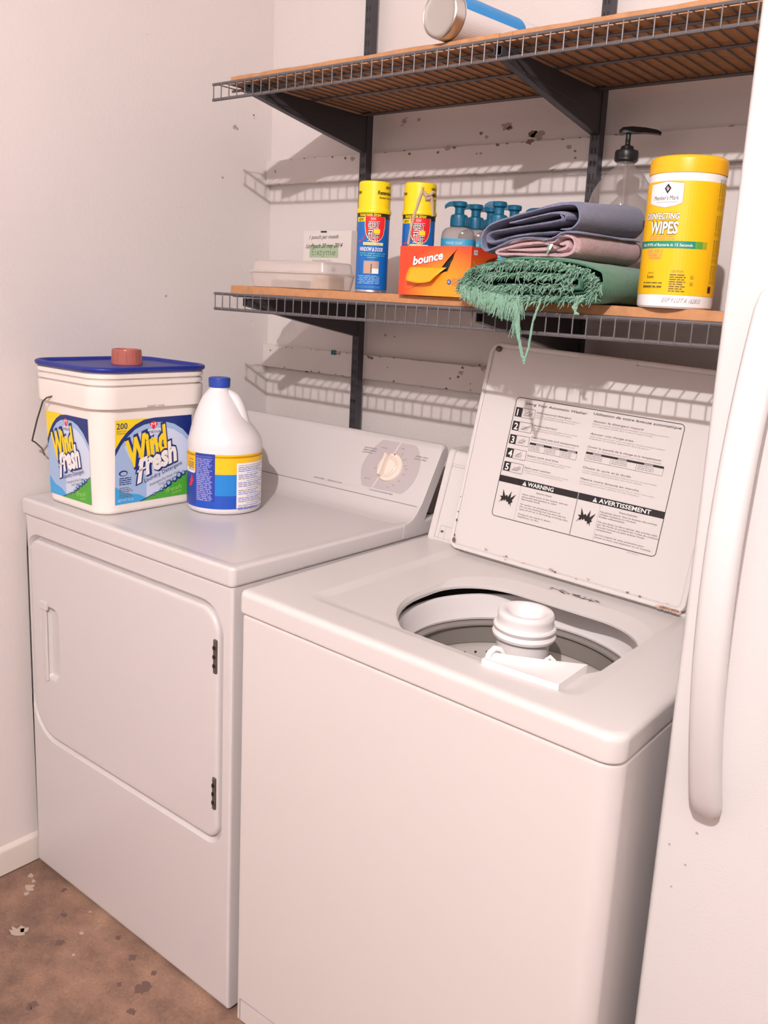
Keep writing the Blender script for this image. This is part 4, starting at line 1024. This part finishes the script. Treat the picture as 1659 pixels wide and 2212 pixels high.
# towels
def towel_mat(name, c):
    m = mat(name, c, .95, bump=(420, 1.0, 3), var=(90, .12), spec=.1)
    m.node_tree.nodes['Principled BSDF'].inputs['Sheen Weight'].default_value = .25
    return m
m_tb = towel_mat('blue_grey_terry', '787b94'); m_tp = towel_mat('dusty_pink_terry', 'bd9fa2'); m_tg = towel_mat('sage_green_terry', '4b8068'); m_tg2 = towel_mat('pale_green_fray', '82ab95')
def ribbon(mb, path, th, y0, y1, m, seed, amp=.0018, ny=16, fan=0.0, closed=False, yjit=.004, lift=0.):
    """extrude a thick folded cloth profile (x,z path) along y"""
    P = cr_(path, 5); n = len(P)
    N_ = []
    for i in range(n):
        a = P[max(i-1, 0)]; b_ = P[min(i+1, n-1)]; d = math.hypot(b_[0]-a[0], b_[1]-a[1]) or 1
        N_.append((-(b_[1]-a[1])/d, (b_[0]-a[0])/d))
    loops = []
    for j in range(ny+1):
        t = j/ny; y = y0+(y1-y0)*t; lp = []
        rt = th/2
        # softly rounded cut ends
        k_end = min(1, .35+min(t, 1-t)*9)
        for side in (1, -1):
            rng = range(n) if side == 1 else range(n-1, -1, -1)
            for i in rng:
                e = min(i, n-1-i)/3; ek = min(1, .4+.6*e)
                x = P[i][0]+N_[i][0]*rt*side*ek*k_end; z = P[i][1]+N_[i][1]*rt*side*ek*k_end
                z *= 1+lift*t
                v = mnoise.noise_vector(Vector((x*22+seed, y*14, z*22+side*.3)))
                v2 = mnoise.noise_vector(Vector((x*90+seed, y*70, z*90)))
                lp.append((x+v.x*amp+v2.x*amp*.35, y+v.y*yjit*(1-t)*(1 if t < .2 else .2), z+v.z*amp+v2.z*amp*.35))
        loops.append(lp)
    mb.loft(loops, m, True, True, True)
TZ = top1(1.1)
# -- green, lowest, its frayed edge drooping over the shelf front
tw = empty('towel', (1.118, -.44, TZ), 'frayed green towel folded at the bottom of the towel stack', 'towel')
mb = MB()
GX = 1.24
def gx(P): return [(x*GX, z) for x, z in P]
ribbon(mb, gx([(-.045, .026), (.02, .022), (.072, .024), (.080, .033), (.070, .041), (.0, .044), (-.06, .038), (-.078, .030), (-.080, .018), (-.066, .0085), (-.02, .0052), (.06, .0052), (.100, .008), (.112, .022), (.113, .042), (.100, .056), (.05, .066), (-.01, .068), (-.06, .060), (-.095, .046), (-.104, .030), (-.100, .016)]), .0095, -.012, .262, m_tg, 3.1, .0022)
ribbon(mb, gx([(-.055, .017), (.0, .0135), (.06, .014), (.09, .018)]), .006, -.008, .25, m_tg, 5.7, .002)
ribbon(mb, gx([(-.04, .051), (.02, .055), (.07, .051), (.092, .042)]), .007, -.008, .25, m_tg, 8.7, .002)
mb.build('folded_cloth', tw, angle=80)
mb = MB(); rd = random.Random(11)
def strand(p0, d, L_, w, m, curl=.25, n=5):
    pts = []; p = Vector(p0); d = Vector(d).normalized()
    for k in range(n+1):
        pts.append(p.copy()); d = (d+Vector((rd.uniform(-curl, curl), rd.uniform(-curl, curl)*.5, rd.uniform(-curl, curl)-.10))).normalized(); p = p+d*(L_/n)
    mb.tube(pts, [w*(1-.75*k/n) for k in range(n+1)], m, 4)
lays = [[(-.085, .050), (-.04, .060), (.0, .063), (.05, .060), (.09, .050)], [(-.07, .040), (0, .044), (.07, .040)], [(-.09, .030), (-.05, .020), (0, .024), (.07, .026)], [(-.08, .016), (-.03, .008), (.02, .006), (.085, .010)], [(-.098, .034), (-.098, .016), (-.07, .006)], [(.095, .045), (.108, .030), (.100, .012)]]
for li, lay in enumerate(lays):
    q = cr_(gx(lay), 9)
    for (x, z) in q:
        for r_ in range(9):
            px = x+rd.uniform(-.006, .006); pz = z+rd.uniform(-.004, .004)
            strand((px, -.010+rd.uniform(-.003, .003), pz), (rd.uniform(-.8, .5), -.7, rd.uniform(-.8, .1)), rd.uniform(.010, .024), rd.uniform(.0009, .0018), m_tg2 if rd.random() < .8 else m_tg, .35)
# hem drooping past the edge of the shelf
for i in range(330):
    x = -.124+.124*rd.random(); t = (x+.124)/.124
    z0_ = .020-.016*math.sin(min(1, t*1.1)*PI*.5)+rd.uniform(-.004, .004)
    strand((x, -.020+rd.uniform(-.006, .003), z0_), (rd.uniform(-.25, .35), -.25, -1), rd.uniform(.016, .024)+.016*min(1, t*1.2), rd.uniform(.0009, .0018), m_tg2, .16)
for i in range(60):
    x = -.014+.012*rd.random()
    strand((x, -.024, -.006), (.10, -.05, -1), rd.uniform(.03, .060), .0012, m_tg2, .12, 7)
fr_ = mb.build('fringe', tw, smooth=True, recalc=False, angle=80); tag(fr_, 'pale green frayed fringe', kind='stuff')
mb = MB(); rd = random.Random(5)
def hang(pts, r):
    q = cr_([tuple(p) for p in pts], 6); mb.tube([Vector(p)+Vector((rd.uniform(-.0006, .0006), 0, 0)) for p in q], [r*(.75+.5*rd.random()) for _ in q], m_tg2, 6)
def hang_s(P, r): hang([(x-.028, y, z) for x, y, z in P], r)
hang_s([(.014, -.025, .0), (.026, -.028, -.020), (.030, -.028, -.045), (.034, -.028, -.066), (.040, -.028, -.085), (.047, -.028, -.100)], .0028)
hang_s([(.018, -.026, -.008), (.024, -.029, -.030), (.029, -.029, -.055), (.037, -.028, -.075), (.042, -.028, -.088)], .0020)
hang_s([(.066, -.024, .002), (.062, -.027, -.016), (.056, -.028, -.038), (.055, -.028, -.055), (.052, -.028, -.078), (.0475, -.028, -.098), (.046, -.028, -.104)], .0019)
hang_s([(.046, -.024, .006), (.043, -.026, -.004), (.041, -.027, -.016)], .0015)
for i in range(5): hang([(.10+.003*i, -.018, .004), (.104-.002*i, -.021, -.006), (.100+.002*i, -.021, -.018)], .0014)
mb.build('loose_threads', tw, recalc=False)
# -- dusty pink
tw = empty('towel', (1.10, -.432, TZ+.0715), 'dusty pink towel folded between the green and the blue-grey towels', 'towel')
mb = MB()
ribbon(mb, [(-.035, .012), (.03, .013), (.048, .018), (.036, .0235), (.0, .0225), (-.045, .014), (-.058, .008), (-.050, .0045), (-.02, .0045), (.06, .004), (.084, .008), (.092, .018), (.088, .030), (.076, .035), (.062, .033), (.054, .026), (.040, .026), (.015, .031), (-.01, .031), (-.04, .022)], .0105, .0, .250, m_tp, 13.1, .0020, lift=.25)
ribbon(mb, [(.058, .012), (.074, .016), (.076, .024), (.062, .022)], .014, .003, .245, m_tp, 15.1, .0020, lift=.25)
mb.build('folded_cloth', tw, angle=80)
mb = MB(); rd = random.Random(3); hang([(.050, -.004, .021), (.047, -.007, .016), (.049, -.008, .010), (.046, -.008, .006)], .0014)
mb.poly([(.046, -.0062, .010), (.051, -.0062, .012), (.056, -.0062, .022), (.051, -.0062, .022)], m_white)
mb.build('care_tag', tw, smooth=False)
# -- blue-grey, on top, rising towards its back right
tw = empty('towel', (1.105, -.436, TZ+.094), 'blue-grey towel folded on top of the towel stack', 'towel')
mb = MB()
ribbon(mb, [(.058, .046), (.062, .040), (.050, .036), (.01, .030), (-.04, .024), (-.074, .018), (-.082, .010), (-.078, .002), (-.06, .004), (-.02, .013), (.03, .017), (.058, .019)], .0070, .0, .240, m_tb, 21.1, .0013, lift=.28)
ribbon(mb, [(.070, .016), (.052, .010), (.036, .006), (.0, .010), (-.03, .006), (-.062, -.006), (-.084, -.012), (-.094, -.004), (-.094, .014), (-.080, .030), (-.045, .042), (.0, .052), (.045, .061), (.080, .062), (.092, .050), (.093, .036), (.080, .024), (.06, .023)], .0080, .002, .245, m_tb, 25.1, .0015, lift=.28)
ribbon(mb, [(.030, .005), (.050, .010), (.062, .017), (.075, .019), (.092, .017)], .0060, .0, .240, m_tb, 27.1, .0012, lift=.28)
ribbon(mb, [(-.04, .034), (.0, .041), (.045, .049), (.066, .046), (.068, .038)], .0060, .002, .235, m_tb, 29.1, .0012, lift=.28)
mb.build('folded_cloth', tw, angle=80)

# big clear pump bottle
m_cl = clear_mat('clear_bottle_plastic', 'b8aeaa', .16, .05)
bp_ = empty('pump_bottle', (1.108, -.104, top1(1.1)), 'large empty clear pump bottle with black pump behind the towels', 'pump bottle')
mb = MB(); mb.lathe([(.050, .002), (.060, 0), (.065, .006), (.066, .02), (.066, .160), (.0655, .178), (.063, .196), (.058, .214), (.050, .230), (.038, .246), (.026, .257), (.0185, .263), (.0165, .268), (.0165, .280)], m_cl, n=48); mb.build('bottle_body', bp_)
mb = MB(); m_bk = mat('black_plastic', (.012, .012, .013), .35)
mb.lathe([(.0195, .271), (.0225, .274), (.0225, .288), (.021, .292), (.013, .294), (.0115, .300), (.006, .302), (.0048, .304), (.0048, .322), (.009, .326)], m_bk, n=28)
mb.loft([[(x, wy*q, z+dz*r) for q, r in ((-1, -1), (-.8, .8), (.8, .8), (1, -1))] for x, wy, z, dz in ((-.018, .007, .3265, .003), (-.012, .011, .329, .0055), (.005, .011, .330, .0065), (.030, .009, .330, .005), (.052, .0075, .3275, .004), (.060, .006, .325, .003))], m_bk, True, True, True)
pm = mb.build('pump', bp_); pm.rotation_euler = (0, 0, math.radians(30))
mb = MB(); mb.tube([(0, 0, .012), (.002, 0, .14), (0, 0, .27)], .0035, m_cl, 10); mb.build('dip_tube', bp_)

# wipes canister
m_wy = mat('canister_yellow', 'f6bd12', .4); m_wl = mat('canister_lid_yellow', 'f4b41c', .35); m_wt = mat('teal_band', '1c8a78', .4); m_br = mat('brown_print', '6b5a2a', .5); m_or = mat('pale_orange_print', 'f59a52', .5)
wx, wyy = 1.3375, -.352
wp = empty('wipes_canister', (wx, wyy, top1(wx)), 'large yellow canister of cleaning wipes beside the towels', 'canister'); a0 = math.atan2(-1.7675-wyy, 1.9189-wx)
R = .0585
mb = MB(); mb.lathe([(.052, .001), (.055, 0), (.058, .003), (R, .008), (R, .200), (.0575, .2025)], m_plasticb, n=64); mb.build('canister_body', wp)
mb = MB(); mb.lathe([(.0588, .2025), (.0592, .2035), (.0592, .222), (.0580, .2255), (.0550, .2280), (.050, .2288), (.048, .227), (.0, .227)], m_wl, n=64, cap1=False); mb.build('canister_lid', wp)
mb = MB(); ik = Ink(mb, cylf(R, a0), du=.005)
for i in range(1): ik.rect(-PI*R, .0205, PI*R, .190, m_wy, 1)
# crest panel
ik.band([-.062, -.045, -.030, -.015, -.0045], [.158, .1535, .151, .1535, .158], [.186, .187, .189, .187, .186], m_white, 2)
ik.band([-.062, -.045, -.030, -.015, -.0035], [.157, .1523, .1497, .1523, .157], [.187, .1882, .1903, .1882, .187], m_or, 1.4)
ik.poly([(-.034, .179), (-.0285, .186), (-.023, .179), (-.0285, .171)], m_black, 3); ik.poly([(-.031, .179), (-.0285, .182), (-.026, .179), (-.0285, .175)], m_white, 4); ik.line(-.031, .176, -.026, .182, .0012, m_black, 5)
ik.text("Member's Mark", -.052, .162, .0064, m_black, 3, w=.042)
ik.rect(-.047, .1585, -.010, .1592, m_inkl, 3)
for m, k, of in ((m_br, 3, .075), (m_white, 4, .03)):
    ik.text('DISINFECTING', -.066, .134, .0086, m, k, w=.060, off=of, sh=.15); ik.text('WIPES', -.053, .1125, .0175, m, k, w=.0465, off=of, sh=.05)
for i in range(2): ik.greek(-.055, .1075-.004*i, .045, .003, m_or, 3, i)
ik.rect(-.085, .0905, .022, .1015, m_wt, 2); ik.rect(.022, .0905, .034, .1015, mat('teal_green_fade', '5e9a3c', .4), 2); ik.rect(.034, .0905, .042, .1015, mat('olive_fade', 'a5a52a', .4), 2)
ik.text('Kills 99.9% of Bacteria in 15 Seconds', -.070, .0935, .0044, m_white, 3, w=.088, off=.01)
for i in range(3): ik.greek(-.056+.002*i, .0845-.0052*i, .030-.003*i, .0062, m_or, 3, i+4)
ik.text('LEMON', -.050, .0515, .003, m_br, 3, w=.012); ik.text('Scent', -.051, .045, .0048, m_black, 3, w=.014, off=.01)
for i in range(2): ik.greek(-.058, .037-.006*i, .036, .0042 if i else .003, m_br, 3, i+14)
ik.text('85 WIPES 7 in x 8 in', -.058, .0295, .0040, m_br, 3, w=.034)
ik.text('CAUTION:', -.009, .0545, .0034, m_br, 3, w=.018)
for i in range(8): ik.greek(-.011, .050-.0035*i, .022+.002*(i % 2), .0027, m_br, 3, i+24)
for v in (.045, .035): ik.text('85', .020, v, .0055, m_br, 3, w=.005)
for v0, l in ((.150, .045), (.112, .030), (.072, .034), (.040, .028)):
    for c_ in range(3): ik.text('Directions for Use', .056+.006*c_, v0+l, .0036, m_br, 3, w=l, rot=-PI/2)
ik.rect(.054, .026, .062, .036, mat('plum_print', '5a2436', .4), 3)
ik.text('EXP 9 LOT A 162815', -.020, .009, .0070, m_inkl, 2, w=.062, sh=.6)
mb.build('wrap_label', wp, smooth=False, recalc=False)

# ================================================================= CAN LYING ON THE UPPER SHELF
m_chr = mat('brushed_tin', (.62, .60, .57), .28, metal=1.0); m_cl1 = mat('can_label_white', (.72, .69, .70), .4); m_cl2 = mat('can_label_blue', '1f87cc', .4)
cn_ = empty('tin_canister', (.872, -.412, TOP2+.0415), 'silver-ended canister with blue and white label lying on the upper shelf', 'canister')
cn_.rotation_euler = (math.radians(-90), 0, math.radians(-6))   # axis points to the wall
mb = MB(); mb.lathe([(.0, .002), (.030, .0025), (.0365, .0015), (.0385, 0), (.0405, .0015), (.0412, .005), (.0412, .022), (.0405, .024), (.0405, .30), (.036, .315), (.02, .322)], m_chr, n=48, cap0=False); mb.build('canister_body', cn_)
mb = MB(); ik = Ink(mb, cylf(.0407, 0), du=.005)
C2 = 2*PI*.0407
ik.rect(0, .026, C2, .298, m_cl1, 1)
# blue field on the upper half, text on the lower half (angles fixed by how it lies)
def BA(deg): return math.radians(deg)*.0407
u0_ = BA(232); 
ik.quad([(BA(262), .028), (BA(350), .028), (BA(350), .200), (BA(262), .200)], m_cl2, 2)
ik.quad([(BA(275), .085), (BA(292), .085), (BA(292), .105), (BA(275), .105)], m_white, 3)
for i in range(13): ik.quad([(BA(196+i*4.5), .040), (BA(198+i*4.5), .040), (BA(198+i*4.5), .040+.10-.01*(i % 3)), (BA(196+i*4.5), .040+.10-.01*(i % 3))], m_inkl, 3)
mb.build('wrap_label', cn_, smooth=False, recalc=False)
